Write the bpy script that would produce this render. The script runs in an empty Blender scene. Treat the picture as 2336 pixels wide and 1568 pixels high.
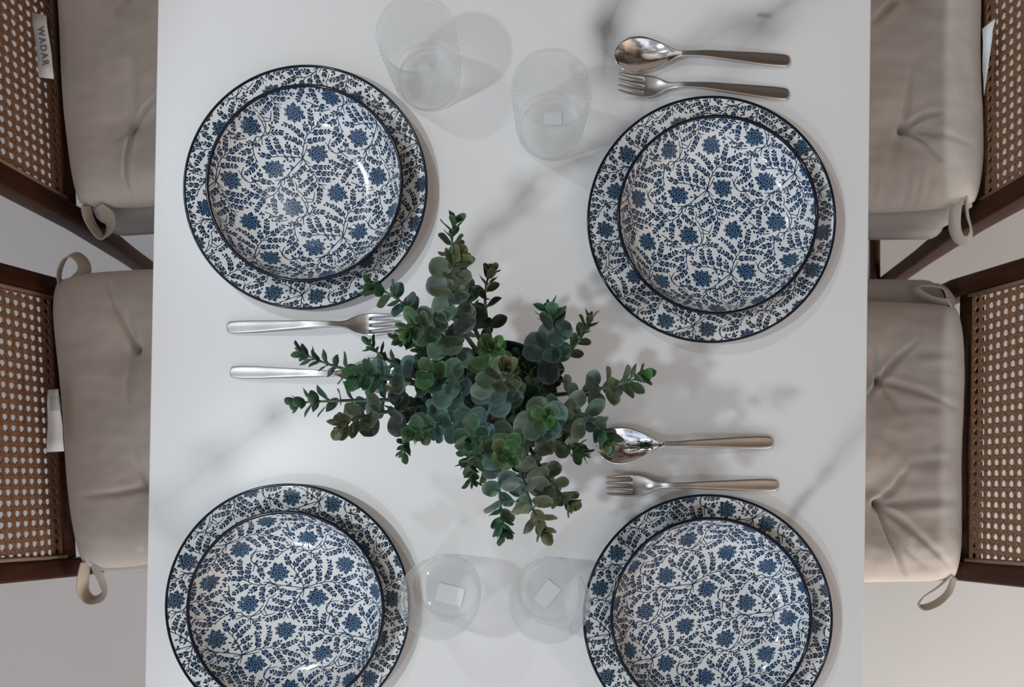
import bpy, math, random
import numpy as np
from mathutils import Vector, Matrix, Euler, noise

random.seed(7)
S = bpy.context.scene
COL = S.collection
PI = math.pi

# ------------------------------------------------------------------ camera
W, H = 2336.0, 1568.0
FPX = 1836.0                        # focal length in pixels
ZT = 0.75                           # table top height
CAMZ = ZT + 0.90
PX0, PY0 = 1187.0, 1084.0           # principal point (shifted lens, looking straight down)
cd = bpy.data.cameras.new('camera')
cam = bpy.data.objects.new('camera', cd)
COL.objects.link(cam)
cam.location = (0, 0, CAMZ)
cam.rotation_euler = (0.0087, 0.018, 0)
cd.sensor_fit = 'HORIZONTAL'
cd.sensor_width = 36.0
cd.lens = FPX / W * 36.0
cd.shift_x = (W / 2 - PX0) / W
cd.shift_y = (PY0 - H / 2) / W
cd.clip_start = 0.02
cd.dof.use_dof = True
cd.dof.focus_distance = 0.78
cd.dof.aperture_fstop = 12.0
S.camera = cam
RC = Euler((0.0087, 0.018, 0)).to_matrix()


def at(px, py, z):
    """world point seen at photo pixel (px, py) lying at height z"""
    d = RC @ Vector(((px - PX0) / FPX, -(py - PY0) / FPX, -1.0))
    t = (z - CAMZ) / d.z
    return Vector((0, 0, CAMZ)) + d * t


# ------------------------------------------------------------------ world, lamps, exposure
S.view_settings.view_transform = 'Standard'
S.view_settings.look = 'None'
S.view_settings.gamma = 1.0
S.view_settings.exposure = -0.13
S.view_settings.use_curve_mapping = False

S.cycles.max_bounces = 9
S.cycles.diffuse_bounces = 3
S.cycles.glossy_bounces = 3
S.cycles.transmission_bounces = 8
S.cycles.transparent_max_bounces = 12
S.cycles.adaptive_threshold = 0.02

wd = bpy.data.worlds.new('world')
S.world = wd
wd.use_nodes = True
wt = wd.node_tree
for n in list(wt.nodes):
    wt.nodes.remove(n)
wo = wt.nodes.new('ShaderNodeOutputWorld')
wb = wt.nodes.new('ShaderNodeBackground')
wt.links.new(wb.outputs[0], wo.inputs[0])
tc = wt.nodes.new('ShaderNodeTexCoord')
nm = wt.nodes.new('ShaderNodeVectorMath')
nm.operation = 'NORMALIZE'
wt.links.new(tc.outputs['Generated'], nm.inputs[0])
acc = None


def lobe(d, lo, hi, c):
    """soft patch of light from a direction of the room"""
    global acc
    dv = Vector(d).normalized()
    dt = wt.nodes.new('ShaderNodeVectorMath')
    dt.operation = 'DOT_PRODUCT'
    dt.inputs[1].default_value = dv
    wt.links.new(nm.outputs[0], dt.inputs[0])
    mr = wt.nodes.new('ShaderNodeMapRange')
    mr.interpolation_type = 'SMOOTHSTEP'
    mr.inputs[1].default_value = lo
    mr.inputs[2].default_value = hi
    wt.links.new(dt.outputs['Value'], mr.inputs[0])
    sc = wt.nodes.new('ShaderNodeVectorMath')
    sc.operation = 'SCALE'
    sc.inputs[0].default_value = c
    wt.links.new(mr.outputs[0], sc.inputs['Scale'])
    ad = wt.nodes.new('ShaderNodeVectorMath')
    ad.operation = 'ADD'
    wt.links.new(sc.outputs[0], ad.inputs[0])
    if acc is None:
        ad.inputs[1].default_value = BASE
    else:
        wt.links.new(acc.outputs[0], ad.inputs[1])
    acc = ad


BASE = (0.108, 0.086, 0.071)                             # dim ceiling and room
lobe((-1, 0.1, 1.3), 0.70, 1.0, (0.58, 0.575, 0.57))     # bright cool side on the left
lobe((1, -0.5, 0.35), 0.35, 0.95, (0.50, 0.37, 0.28))    # warm windows on the right
lobe((-0.5, -1, 0.6), 0.55, 0.95, (0.34, 0.46, 0.66))    # daylight from the near left
lobe((0.35, -1, 0.9), 0.60, 0.97, (0.30, 0.28, 0.25))    # near right
wn = wt.nodes.new('ShaderNodeTexNoise')          # noise added to the room light for patchy reflections
wn.inputs['Scale'].default_value = 2.6
wn.inputs['Detail'].default_value = 2.5
wt.links.new(nm.outputs[0], wn.inputs['Vector'])
wr_ = wt.nodes.new('ShaderNodeMapRange')
wr_.interpolation_type = 'SMOOTHSTEP'
wr_.inputs[1].default_value = 0.40
wr_.inputs[2].default_value = 0.60
wr_.inputs[3].default_value = 0.45
wr_.inputs[4].default_value = 1.50
wt.links.new(wn.outputs['Fac'], wr_.inputs[0])
wsc = wt.nodes.new('ShaderNodeVectorMath')
wsc.operation = 'SCALE'
wt.links.new(acc.outputs[0], wsc.inputs[0])
wt.links.new(wr_.outputs[0], wsc.inputs['Scale'])
wt.links.new(wsc.outputs[0], wb.inputs['Color'])
wb.inputs['Strength'].default_value = 1.08


def lamp(name, loc, power, col, rad):
    """track spot aimed across the table"""
    ld = bpy.data.lights.new(name, 'SPOT')
    ld.shadow_soft_size = rad
    ld.spot_size = math.radians(94)
    ld.spot_blend = 0.22
    ld.energy = power
    ld.color = col
    o = bpy.data.objects.new(name, ld)
    COL.objects.link(o)
    o.location = loc
    o.rotation_euler = (math.radians(0), math.radians(-54), 0)
    return o


lamp('ceiling_spot', (-0.75, 0.04, ZT + 1.28), 31.0, (0.84, 0.94, 1.0), 0.026)
lamp('ceiling_spot', (-0.75, 0.75, ZT + 1.28), 16.0, (0.84, 0.94, 1.0), 0.026)
lamp('ceiling_spot', (-0.75, -0.72, ZT + 1.28), 15.0, (0.84, 0.94, 1.0), 0.030)

wl = bpy.data.lights.new('low_floor_fill', 'AREA')  # unseen area light added low on the right to brighten the near floor
wl.shape = 'RECTANGLE'
wl.size, wl.size_y = 1.8, 0.9
wl.energy = 55.0
wl.color = (1.0, 0.93, 0.85)
wlo = bpy.data.objects.new('low_floor_fill', wl)
COL.objects.link(wlo)
wlo.location = (1.9, -1.8, 0.66)
wlo.rotation_euler = (Vector((0.9, -0.5, 0.0)) - Vector((1.9, -1.8, 0.66))).to_track_quat('-Z', 'Y').to_euler()


# ------------------------------------------------------------------ helpers
def tag(o, label=None, cat=None, group=None, kind=None):
    if label:
        o['label'] = label
    if cat:
        o['category'] = cat
    if group:
        o['group'] = group
    if kind:
        o['kind'] = kind
    return o


def mesh(name, v, f, mat=None, parent=None, smooth=True, mi=None, loc=None):
    me = bpy.data.meshes.new(name)
    me.from_pydata([tuple(p) for p in v], [], [tuple(q) for q in f])
    me.update()
    if mat:
        for m in (mat if isinstance(mat, (list, tuple)) else [mat]):
            me.materials.append(m)
    if mi is not None:
        me.polygons.foreach_set('material_index', mi)
    if smooth:
        me.polygons.foreach_set('use_smooth', [True] * len(me.polygons))
    o = bpy.data.objects.new(name, me)
    COL.objects.link(o)
    if parent:
        o.parent = parent
    if loc is not None:
        o.location = loc
    return o


def empty(name, loc, rz=0):
    o = bpy.data.objects.new(name, None)
    o.empty_display_size = 0.05
    COL.objects.link(o)
    o.location = loc
    o.rotation_euler = (0, 0, rz)
    return o


def bevel(o, w, seg=2):
    m = o.modifiers.new('bevel', 'BEVEL')
    m.width = w
    m.segments = seg
    m.limit_method = 'ANGLE'
    m.angle_limit = math.radians(40)
    m.harden_normals = False
    return o


def loft(sections):
    """closed tube from equal-length rings; capped"""
    v, f = [], []
    n = len(sections[0])
    for r in sections:
        v += r
    for i in range(len(sections) - 1):
        for j in range(n):
            a, b = i * n + j, i * n + (j + 1) % n
            f.append((a, b, b + n, a + n))
    f.append(tuple(reversed(range(n))))
    f.append(tuple(range((len(sections) - 1) * n, len(sections) * n)))
    return v, f


def bar(pts, wx, wy, r=0.004):
    """rounded rectangular bar through points; wx along local x, wy along y"""
    secs = []
    for k, p in enumerate(pts):
        a = wx[k] / 2 if isinstance(wx, (list, tuple)) else wx / 2
        b = wy[k] / 2 if isinstance(wy, (list, tuple)) else wy / 2
        ring = []
        for sx, sy, a0 in ((1, 1, 0), (-1, 1, 90), (-1, -1, 180), (1, -1, 270)):
            for q in range(4):
                an = math.radians(a0 + q * 30)
                ring.append((p[0] + sx * (a - r) + r * math.cos(an), p[1] + sy * (b - r) + r * math.sin(an), p[2]))
        secs.append(ring)
    return loft(secs)


def beam(p, q, w, h, r=0.003):
    """bar of section w (sideways) x h (up) between two points"""
    p, q = Vector(p), Vector(q)
    d = (q - p).normalized()
    up = Vector((0, 0, 1)) if abs(d.z) < 0.9 else Vector((1, 0, 0))
    s = d.cross(up).normalized()
    u = s.cross(d)
    secs = []
    for c in (p, q):
        ring = []
        for sx, sy, a0 in ((1, 1, 0), (-1, 1, 90), (-1, -1, 180), (1, -1, 270)):
            for k in range(4):
                an = math.radians(a0 + k * 30)
                ring.append(c + s * (sx * (w / 2 - r) + r * math.cos(an)) + u * (sy * (h / 2 - r) + r * math.sin(an)))
        secs.append(ring)
    return loft(secs)


def lathe(prof, n=128, fn=None):
    v, f = [], []
    for (r, z) in prof:
        for j in range(n):
            a = 2 * PI * j / n
            rr = r if fn is None else fn(r, z, a)
            v.append((rr * math.cos(a), rr * math.sin(a), z))
    for i in range(len(prof) - 1):
        for j in range(n):
            a, b = i * n + j, i * n + (j + 1) % n
            f.append((a, b, b + n, a + n))
    return v, f


def merge(parts):
    V, F = [], []
    for v, f in parts:
        o = len(V)
        V += list(v)
        F += [tuple(i + o for i in q) for q in f]
    return V, F


# ------------------------------------------------------------------ materials
def new_mat(name):
    m = bpy.data.materials.new(name)
    m.use_nodes = True
    t = m.node_tree
    b = t.nodes['Principled BSDF']
    return m, t, b


def tex_noise(t, scale, detail=3, vec=None, rough=0.5):
    n = t.nodes.new('ShaderNodeTexNoise')
    n.inputs['Scale'].default_value = scale
    n.inputs['Detail'].default_value = detail
    n.inputs['Roughness'].default_value = rough
    if vec is None:
        c = t.nodes.new('ShaderNodeTexCoord')
        vec = c.outputs['Object']
    t.links.new(vec, n.inputs['Vector'])
    return n


def ramp(t, src, stops):
    r = t.nodes.new('ShaderNodeValToRGB')
    els = r.color_ramp.elements
    while len(els) < len(stops):
        els.new(0.5)
    for e, (p, c) in zip(els, stops):
        e.position = p
        e.color = (*c, 1)
    t.links.new(src, r.inputs[0])
    return r


def add_bump(t, b, src, strength, dist=0.001):
    bp = t.nodes.new('ShaderNodeBump')
    bp.inputs['Strength'].default_value = strength
    bp.inputs['Distance'].default_value = dist
    t.links.new(src, bp.inputs['Height'])
    t.links.new(bp.outputs[0], b.inputs['Normal'])
    return bp


def simple(name, col, rough=0.5, metal=0.0, spec=0.5, coat=0.0, var=0.0, vscale=20, bump=0, bscale=300):
    m, t, b = new_mat(name)
    b.inputs['Roughness'].default_value = rough
    b.inputs['Metallic'].default_value = metal
    b.inputs['Specular IOR Level'].default_value = spec
    b.inputs['Coat Weight'].default_value = coat
    b.inputs['Coat Roughness'].default_value = 0.03
    n = tex_noise(t, vscale, 3)
    lo = tuple(max(0, c * (1 - var)) for c in col)
    hi = tuple(min(1, c * (1 + var)) for c in col)
    r = ramp(t, n.outputs[0], [(0.3, lo), (0.7, hi)])
    t.links.new(r.outputs[0], b.inputs['Base Color'])
    if bump:
        nb = tex_noise(t, bscale, 2)
        add_bump(t, b, nb.outputs[0], bump)
    return m


M_white = simple('white_glaze', (0.63, 0.63, 0.625), rough=0.07, spec=0.38, var=0.02)
M_ink_b = simple('cobalt_ink', (0.007, 0.033, 0.080), rough=0.10, spec=0.3, var=0.25, vscale=120)
M_ink_b2 = simple('cobalt_ink_light', (0.016, 0.068, 0.14), rough=0.10, spec=0.3, var=0.2, vscale=120)
M_ink_p = simple('navy_ink', (0.007, 0.026, 0.052), rough=0.10, spec=0.3, var=0.25, vscale=120)
M_ink_p2 = simple('navy_ink_light', (0.018, 0.055, 0.095), rough=0.10, spec=0.3, var=0.2, vscale=120)
M_line = simple('pale_blue_line', (0.24, 0.32, 0.40), rough=0.12)
M_band = simple('dark_rim_glaze', (0.004, 0.007, 0.016), rough=0.12, spec=0.25)
M_pot = simple('dark_pot', (0.018, 0.017, 0.019), rough=0.32, var=0.1)
M_soil = simple('dark_soil', (0.012, 0.010, 0.008), rough=0.95, var=0.5, vscale=200, bump=1.0, bscale=250)
M_stem = simple('green_stem', (0.070, 0.115, 0.072), rough=0.5, var=0.3, vscale=60)
M_paper = simple('paper_sticker', (0.70, 0.71, 0.71), rough=0.6)
M_tag = simple('white_care_tag', (0.74, 0.76, 0.77), rough=0.75, var=0.03)
M_print = simple('grey_print', (0.16, 0.16, 0.17), rough=0.8)
M_dark = simple('dark_strap', (0.02, 0.02, 0.021), rough=0.7)
M_white_metal = simple('white_painted_steel', (0.6, 0.6, 0.6), rough=0.4)


def wood_mat(name, c1, c2, rough=0.35):
    m, t, b = new_mat(name)
    c = t.nodes.new('ShaderNodeTexCoord')
    mp = t.nodes.new('ShaderNodeMapping')
    mp.inputs['Scale'].default_value = (1, 1, 0.10)
    t.links.new(c.outputs['Object'], mp.inputs[0])
    n = tex_noise(t, 90, 5, mp.outputs[0], 0.6)
    r = ramp(t, n.outputs[0], [(0.3, c1), (0.7, c2)])
    t.links.new(r.outputs[0], b.inputs['Base Color'])
    b.inputs['Roughness'].default_value = rough
    b.inputs['Specular IOR Level'].default_value = 0.10
    return m


M_wood = wood_mat('dark_walnut', (0.026, 0.0085, 0.0042), (0.056, 0.020, 0.0095))
M_spline = wood_mat('pale_spline', (0.25, 0.165, 0.12), (0.33, 0.225, 0.165), 0.55)
M_cane = simple('woven_cane', (0.215, 0.112, 0.062), rough=0.5, var=0.35, vscale=220, bump=0.4, bscale=900)


def fabric_mat(name, col, var=0.05, scale=1500):
    m, t, b = new_mat(name)
    c = t.nodes.new('ShaderNodeTexCoord')
    n = tex_noise(t, 25, 4, c.outputs['Object'])
    lo = tuple(x * (1 - var) for x in col)
    hi = tuple(x * (1 + var) for x in col)
    r = ramp(t, n.outputs[0], [(0.3, lo), (0.7, hi)])
    t.links.new(r.outputs[0], b.inputs['Base Color'])
    b.inputs['Roughness'].default_value = 0.9
    b.inputs['Specular IOR Level'].default_value = 0.2
    b.inputs['Sheen Weight'].default_value = 0.25
    b.inputs['Sheen Roughness'].default_value = 0.5
    w1 = t.nodes.new('ShaderNodeTexWave')
    w1.inputs['Scale'].default_value = scale / 6.28
    w1.bands_direction = 'X'
    w2 = t.nodes.new('ShaderNodeTexWave')
    w2.inputs['Scale'].default_value = scale / 6.28
    w2.bands_direction = 'Y'
    t.links.new(c.outputs['Object'], w1.inputs[0])
    t.links.new(c.outputs['Object'], w2.inputs[0])
    mx = t.nodes.new('ShaderNodeMath')
    mx.operation = 'MAXIMUM'
    t.links.new(w1.outputs['Fac'], mx.inputs[0])
    t.links.new(w2.outputs['Fac'], mx.inputs[1])
    add_bump(t, b, mx.outputs[0], 0.25, 0.0005)
    return m


M_cushion = fabric_mat('beige_cotton', (0.56, 0.50, 0.44))
M_tie = fabric_mat('beige_tape', (0.46, 0.395, 0.33))
M_seat = fabric_mat('pale_seat_cloth', (0.45, 0.42, 0.40))


def metal_mat(name, rough, col, brush=0.0):
    m, t, b = new_mat(name)
    b.inputs['Metallic'].default_value = 1.0
    b.inputs['Base Color'].default_value = (*col, 1)
    c = t.nodes.new('ShaderNodeTexCoord')
    mp = t.nodes.new('ShaderNodeMapping')
    mp.inputs['Scale'].default_value = (0.05, 1, 1)
    t.links.new(c.outputs['Object'], mp.inputs[0])
    n = tex_noise(t, 900, 3, mp.outputs[0])
    mr = t.nodes.new('ShaderNodeMapRange')
    mr.inputs[3].default_value = rough * 0.93
    mr.inputs[4].default_value = rough * 1.08
    t.links.new(n.outputs[0], mr.inputs[0])
    t.links.new(mr.outputs[0], b.inputs['Roughness'])
    return m


M_satin = metal_mat('satin_steel', 0.28, (0.50, 0.485, 0.47))
M_polish = metal_mat('polished_steel', 0.06, (0.72, 0.70, 0.68))

# glass: clear refracting glass with a share of straight-through transmission (thin walls)
m, t, b = new_mat('clear_glass')
t.nodes.remove(b)
out = t.nodes['Material Output']
g = t.nodes.new('ShaderNodeBsdfGlass')
g.inputs['IOR'].default_value = 1.45
g.inputs['Roughness'].default_value = 0.02
g.inputs['Color'].default_value = (1, 1, 1, 1)
tr = t.nodes.new('ShaderNodeBsdfTransparent')
tr.inputs['Color'].default_value = (0.985, 0.99, 0.99, 1)
mx = t.nodes.new('ShaderNodeMixShader')
mx.inputs[0].default_value = 0.70
t.links.new(g.outputs[0], mx.inputs[1])
t.links.new(tr.outputs[0], mx.inputs[2])
t.links.new(mx.outputs[0], out.inputs['Surface'])
M_glass = m

# leaves: every leaf carries its own tint (colour attribute), mottled by noise
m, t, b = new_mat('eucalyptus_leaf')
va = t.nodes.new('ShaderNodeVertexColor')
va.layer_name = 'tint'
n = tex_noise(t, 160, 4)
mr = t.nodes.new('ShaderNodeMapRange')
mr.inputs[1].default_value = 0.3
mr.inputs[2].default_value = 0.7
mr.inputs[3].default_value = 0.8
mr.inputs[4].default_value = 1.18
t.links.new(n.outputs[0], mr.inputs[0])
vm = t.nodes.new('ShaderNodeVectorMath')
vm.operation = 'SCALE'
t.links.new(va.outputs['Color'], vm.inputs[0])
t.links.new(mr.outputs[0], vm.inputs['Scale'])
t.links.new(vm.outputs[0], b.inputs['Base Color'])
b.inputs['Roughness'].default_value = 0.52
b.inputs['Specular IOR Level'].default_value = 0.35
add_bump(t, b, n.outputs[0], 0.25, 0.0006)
M_leaf = m

# ------------------------------------------------------------------ floor
fm, t, b = new_mat('pale_floor')
n = tex_noise(t, 3, 4)
r = ramp(t, n.outputs[0], [(0.3, (0.60, 0.595, 0.585)), (0.7, (0.64, 0.635, 0.625))])
t.links.new(r.outputs[0], b.inputs['Base Color'])
b.inputs['Roughness'].default_value = 0.45
FV = [(-4, -4, -0.05), (4, -4, -0.05), (4, 4, -0.05), (-4, 4, -0.05), (-4, -4, 0), (4, -4, 0), (4, 4, 0), (-4, 4, 0)]
BOXF = [(0, 3, 2, 1), (4, 5, 6, 7), (0, 1, 5, 4), (1, 2, 6, 5), (2, 3, 7, 6), (3, 0, 4, 7)]
tag(mesh('floor', FV, BOXF, fm, smooth=False), kind='structure')

wm = simple('warm_wall_paint', (0.42, 0.37, 0.32), rough=0.7, var=0.03)
WV = [(-4, 3.6, -0.05), (4, 3.6, -0.05), (4, 3.7, -0.05), (-4, 3.7, -0.05), (-4, 3.6, 2.7), (4, 3.6, 2.7), (4, 3.7, 2.7), (-4, 3.7, 2.7)]
tag(mesh('wall_back', WV, BOXF, wm, smooth=False), kind='structure')

# ------------------------------------------------------------------ table
# edges read from the photo: left (360,0)-(330,1568), right (1988,0)-(1970,1568)
L0, L1 = at(360, 0, ZT), at(330, 1568, ZT)
R0, R1 = at(1988, 0, ZT), at(1970, 1568, ZT)
dirv = ((L0 - L1).normalized() + (R0 - R1).normalized()).normalized()
th = math.atan2(-dirv.x, dirv.y)
ML, MR = (L0 + L1) / 2, (R0 + R1) / 2
cmid = (ML + MR) / 2
TW = abs((MR - ML).dot(Vector((dirv.y, -dirv.x, 0))))
tc_y = 0.36
tcen = cmid + dirv * ((tc_y - cmid.y) / dirv.y)
TLN = 1.34
table = empty('dining_table', (tcen.x, tcen.y, 0), th)
tag(table, 'rectangular dining table with a white grey-veined marble top', 'table')


def rbox(x0, x1, y0, y1, z0, z1, rc=0.01, n=6):
    ring = []
    for sx, sy, a0 in ((1, 1, 0), (-1, 1, 90), (-1, -1, 180), (1, -1, 270)):
        for k in range(n + 1):
            an = math.radians(a0 + k * 90 / n)
            cx = (x1 - rc) if sx > 0 else (x0 + rc)
            cy = (y1 - rc) if sy > 0 else (y0 + rc)
            ring.append((cx + rc * math.cos(an), cy + rc * math.sin(an)))
    return loft([[(a, b_, z0) for a, b_ in ring], [(a, b_, z1) for a, b_ in ring]])


mm, t, b = new_mat('veined_marble')
tcn = t.nodes.new('ShaderNodeTexCoord')
n1 = tex_noise(t, 6, 2.5, tcn.outputs['Object'], 0.5)
sb = t.nodes.new('ShaderNodeVectorMath')
sb.operation = 'SUBTRACT'
sb.inputs[1].default_value = (0.5, 0.5, 0.5)
t.links.new(n1.outputs['Color'], sb.inputs[0])
sl = t.nodes.new('ShaderNodeVectorMath')
sl.operation = 'SCALE'
sl.inputs['Scale'].default_value = 0.10
t.links.new(sb.outputs[0], sl.inputs[0])
wp = t.nodes.new('ShaderNodeVectorMath')
wp.operation = 'ADD'
t.links.new(tcn.outputs['Object'], wp.inputs[0])
t.links.new(sl.outputs[0], wp.inputs[1])
flat = t.nodes.new('ShaderNodeVectorMath')
flat.operation = 'MULTIPLY'
flat.inputs[1].default_value = (1, 1, 0)
t.links.new(wp.outputs[0], flat.inputs[0])
TI = Matrix.Translation(table.location) @ Matrix.Rotation(th, 4, 'Z')
TI = TI.inverted()


def mnode(op, a, b_=None):
    q = t.nodes.new('ShaderNodeMath')
    q.operation = op
    for i, x in enumerate((a, b_)):
        if x is None:
            continue
        if isinstance(x, (int, float)):
            q.inputs[i].default_value = x
        else:
            t.links.new(x, q.inputs[i])
    return q.outputs[0]


vein_sum = None


def vein(p, q, wpx, strength):
    global vein_sum
    a = TI @ at(p[0], p[1], ZT)
    c = TI @ at(q[0], q[1], ZT)
    a.z = c.z = 0
    ab = c - a
    s1 = t.nodes.new('ShaderNodeVectorMath')
    s1.operation = 'SUBTRACT'
    s1.inputs[1].default_value = a
    t.links.new(flat.outputs[0], s1.inputs[0])
    dt = t.nodes.new('ShaderNodeVectorMath')
    dt.operation = 'DOT_PRODUCT'
    dt.inputs[1].default_value = ab / ab.length_squared
    t.links.new(s1.outputs[0], dt.inputs[0])
    cl = t.nodes.new('ShaderNodeClamp')
    t.links.new(dt.outputs['Value'], cl.inputs[0])
    sc = t.nodes.new('ShaderNodeVectorMath')
    sc.operation = 'SCALE'
    sc.inputs[0].default_value = ab
    t.links.new(cl.outputs[0], sc.inputs['Scale'])
    ds = t.nodes.new('ShaderNodeVectorMath')
    ds.operation = 'DISTANCE'
    t.links.new(s1.outputs[0], ds.inputs[0])
    t.links.new(sc.outputs[0], ds.inputs[1])
    w = wpx * 1.25 / 2040.0
    x = mnode('DIVIDE', ds.outputs['Value'], w)
    x = mnode('MULTIPLY', x, x)
    x = mnode('MULTIPLY', x, -1.0)
    x = mnode('EXPONENT', x)
    x = mnode('MULTIPLY', x, strength * 1.08)
    if wpx > 15:
        y = mnode('DIVIDE', ds.outputs['Value'], w * .16)
        y = mnode('MULTIPLY', y, y)
        y = mnode('EXPONENT', mnode('MULTIPLY', y, -1.0))
        x = mnode('ADD', x, mnode('MULTIPLY', y, strength * .30))
    vein_sum = x if vein_sum is None else mnode('ADD', vein_sum, x)


for v_ in [((1372, 150), (1392, 60), 34, .50), ((1392, 60), (1470, -40), 26, .42), ((1385, 110), (1445, 180), 20, .35),
           ((1640, 200), (1700, 90), 40, .22), ((1700, 90), (1830, -20), 46, .36), ((1660, 90), (1560, 130), 34, .20),
           ((1540, 140), (1640, 30), 26, .14), ((1455, 190), (1500, 250), 26, .25),
           ((1100, 570), (1200, 470), 34, .30), ((1200, 470), (1300, 380), 22, .30), ((1300, 380), (1400, 300), 30, .40),
           ((1400, 300), (1440, 270), 24, .42), ((1150, 540), (1190, 500), 16, .22), ((1075, 640), (1120, 560), 30, .14),
           ((350, 1160), (470, 1050), 34, .30), ((470, 1050), (600, 960), 40, .30), ((600, 960), (760, 900), 26, .22),
           ((380, 1200), (520, 1120), 26, .20), ((520, 1120), (700, 1060), 20, .10), ((560, 920), (690, 870), 30, .12),
           ((1810, 1250), (1900, 1080), 14, .26), ((1900, 1080), (1985, 940), 20, .30), ((1850, 1190), (1870, 1130), 12, .2),
           ((930, 770), (1010, 690), 26, .16), ((1730, 60), (1790, 20), 14, .22), ((1250, 375), (1262, 372), 6, .25),
           ((1700, 65), (1712, 72), 7, .5), ((1130, 390), (1230, 470), 14, .07), ((640, 380), (760, 120), 20, .05)]:
    if v_[3] > 0.12:
        vein(*v_)
n2 = tex_noise(t, 9, 2.5, wp.outputs[0], 0.5)
mr = t.nodes.new('ShaderNodeMapRange')
mr.inputs[1].default_value = 0.35
mr.inputs[2].default_value = 0.62
mr.inputs[3].default_value = 0.55
mr.inputs[4].default_value = 1.0
t.links.new(n2.outputs[0], mr.inputs[0])
fac = mnode('MULTIPLY', vein_sum, mr.outputs[0])
n3 = tex_noise(t, 2.6, 2.5, wp.outputs[0], 0.55)
mr2 = t.nodes.new('ShaderNodeMapRange')
mr2.inputs[1].default_value = 0.5
mr2.inputs[2].default_value = 0.75
mr2.inputs[3].default_value = 0.0
mr2.inputs[4].default_value = 0.10
t.links.new(n3.outputs[0], mr2.inputs[0])
fac = mnode('ADD', fac, mr2.outputs[0])
mc = t.nodes.new('ShaderNodeMix')
mc.data_type = 'RGBA'
mc.inputs['A'].default_value = (0.64, 0.635, 0.63, 1)
mc.inputs['B'].default_value = (0.20, 0.19, 0.18, 1)
t.links.new(fac, mc.inputs['Factor'])
t.links.new(mc.outputs['Result'], b.inputs['Base Color'])
b.inputs['Roughness'].default_value = 0.34
b.inputs['Specular IOR Level'].default_value = 0.4
M_marble = mm

hw, hl = TW / 2, TLN / 2
v, f = rbox(-hw, hw, -hl, hl, ZT - 0.018, ZT, 0.012)
bevel(mesh('tabletop', v, f, M_marble, table, smooth=False), 0.0018, 3)
v, f = merge([rbox(-hw + .05, hw - .05, -hl + .06, -hl + .08, ZT - .07, ZT - .018, .003),
              rbox(-hw + .05, hw - .05, hl - .08, hl - .06, ZT - .07, ZT - .018, .003),
              rbox(-hw + .05, -hw + .07, -hl + .06, hl - .06, ZT - .07, ZT - .018, .003),
              rbox(hw - .07, hw - .05, -hl + .06, hl - .06, ZT - .07, ZT - .018, .003)])
mesh('table_apron', v, f, M_white_metal, table, smooth=False)
for sx in (-1, 1):
    for sy in (-1, 1):
        v, f = bar([(sx * (hw - .075), sy * (hl - .085), 0), (sx * (hw - .075), sy * (hl - .085), ZT - .018)], .05, .05)
        mesh('leg', v, f, M_white_metal, table, smooth=False)

# ------------------------------------------------------------------ chairs
SEAT_Z = 0.47
HWC = 0.225


def cane(width0, width1, length, parent, T):
    """woven cane sheet: pairs of strands both ways plus diagonals; T maps (across, up, out) to chair space"""
    pitch = 0.0146
    V, F = [], []

    def strand(p, q, w, off, th_=0.0004, wav=0):
        p, q = Vector((*p, 0)), Vector((*q, 0))
        d = q - p
        L = d.length
        if L < 0.004:
            return
        d /= L
        s = Vector((-d.y, d.x, 0)) * w / 2
        n_ = max(1, int(L / 0.02))
        base = len(V)
        for k in range(n_ + 1):
            c = p + d * (L * k / n_)
            for (a_, z_) in ((s, off - th_), (-s, off - th_), (-s, off + th_), (s, off + th_)):
                V.append(T(c.x + a_.x, c.y + a_.y, z_))
        for k in range(n_):
            o = base + k * 4
            for j in range(4):
                F.append((o + j, o + (j + 1) % 4, o + 4 + (j + 1) % 4, o + 4 + j))

    def hw_(y):
        return (width0 + (width1 - width0) * y / length) / 2
    n_ = int(length / pitch)
    for k in range(n_ + 1):
        y = k * pitch + 0.003
        for dy in (-0.0018, 0.0018):
            if 0 < y + dy < length:
                strand((-hw_(y), y + dy), (hw_(y), y + dy), 0.0029, 0.0003)
    m_ = int(width0 / 2 / pitch)
    for k in range(-m_, m_ + 1):
        x = k * pitch
        if abs(x) > hw_(length):
            lim = (width0 / 2 - abs(x)) / max(1e-6, (width0 - width1) / 2) * length
        else:
            lim = length
        for dx in (-0.0018, 0.0018):
            strand((x + dx, 0), (x + dx, lim), 0.0029, -0.0003)
    for sgn in (1, -1):
        c = -sgn * .003 + pitch / 2 - pitch * int((width0 + length) / pitch)
        while c < width0 + length:
            # line x = sgn*y + c
            pts = []
            yy = 0.0
            inside = []
            st = 0.0025
            while yy <= length:
                x = sgn * yy + c
                if abs(x) <= hw_(yy):
                    inside.append((x, yy))
                yy += st
            if len(inside) > 2:
                strand(inside[0], inside[-1], 0.0022, 0.0006 * sgn)
            c += pitch
    return mesh('cane_panel', V, F, M_cane, parent, smooth=False)


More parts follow.
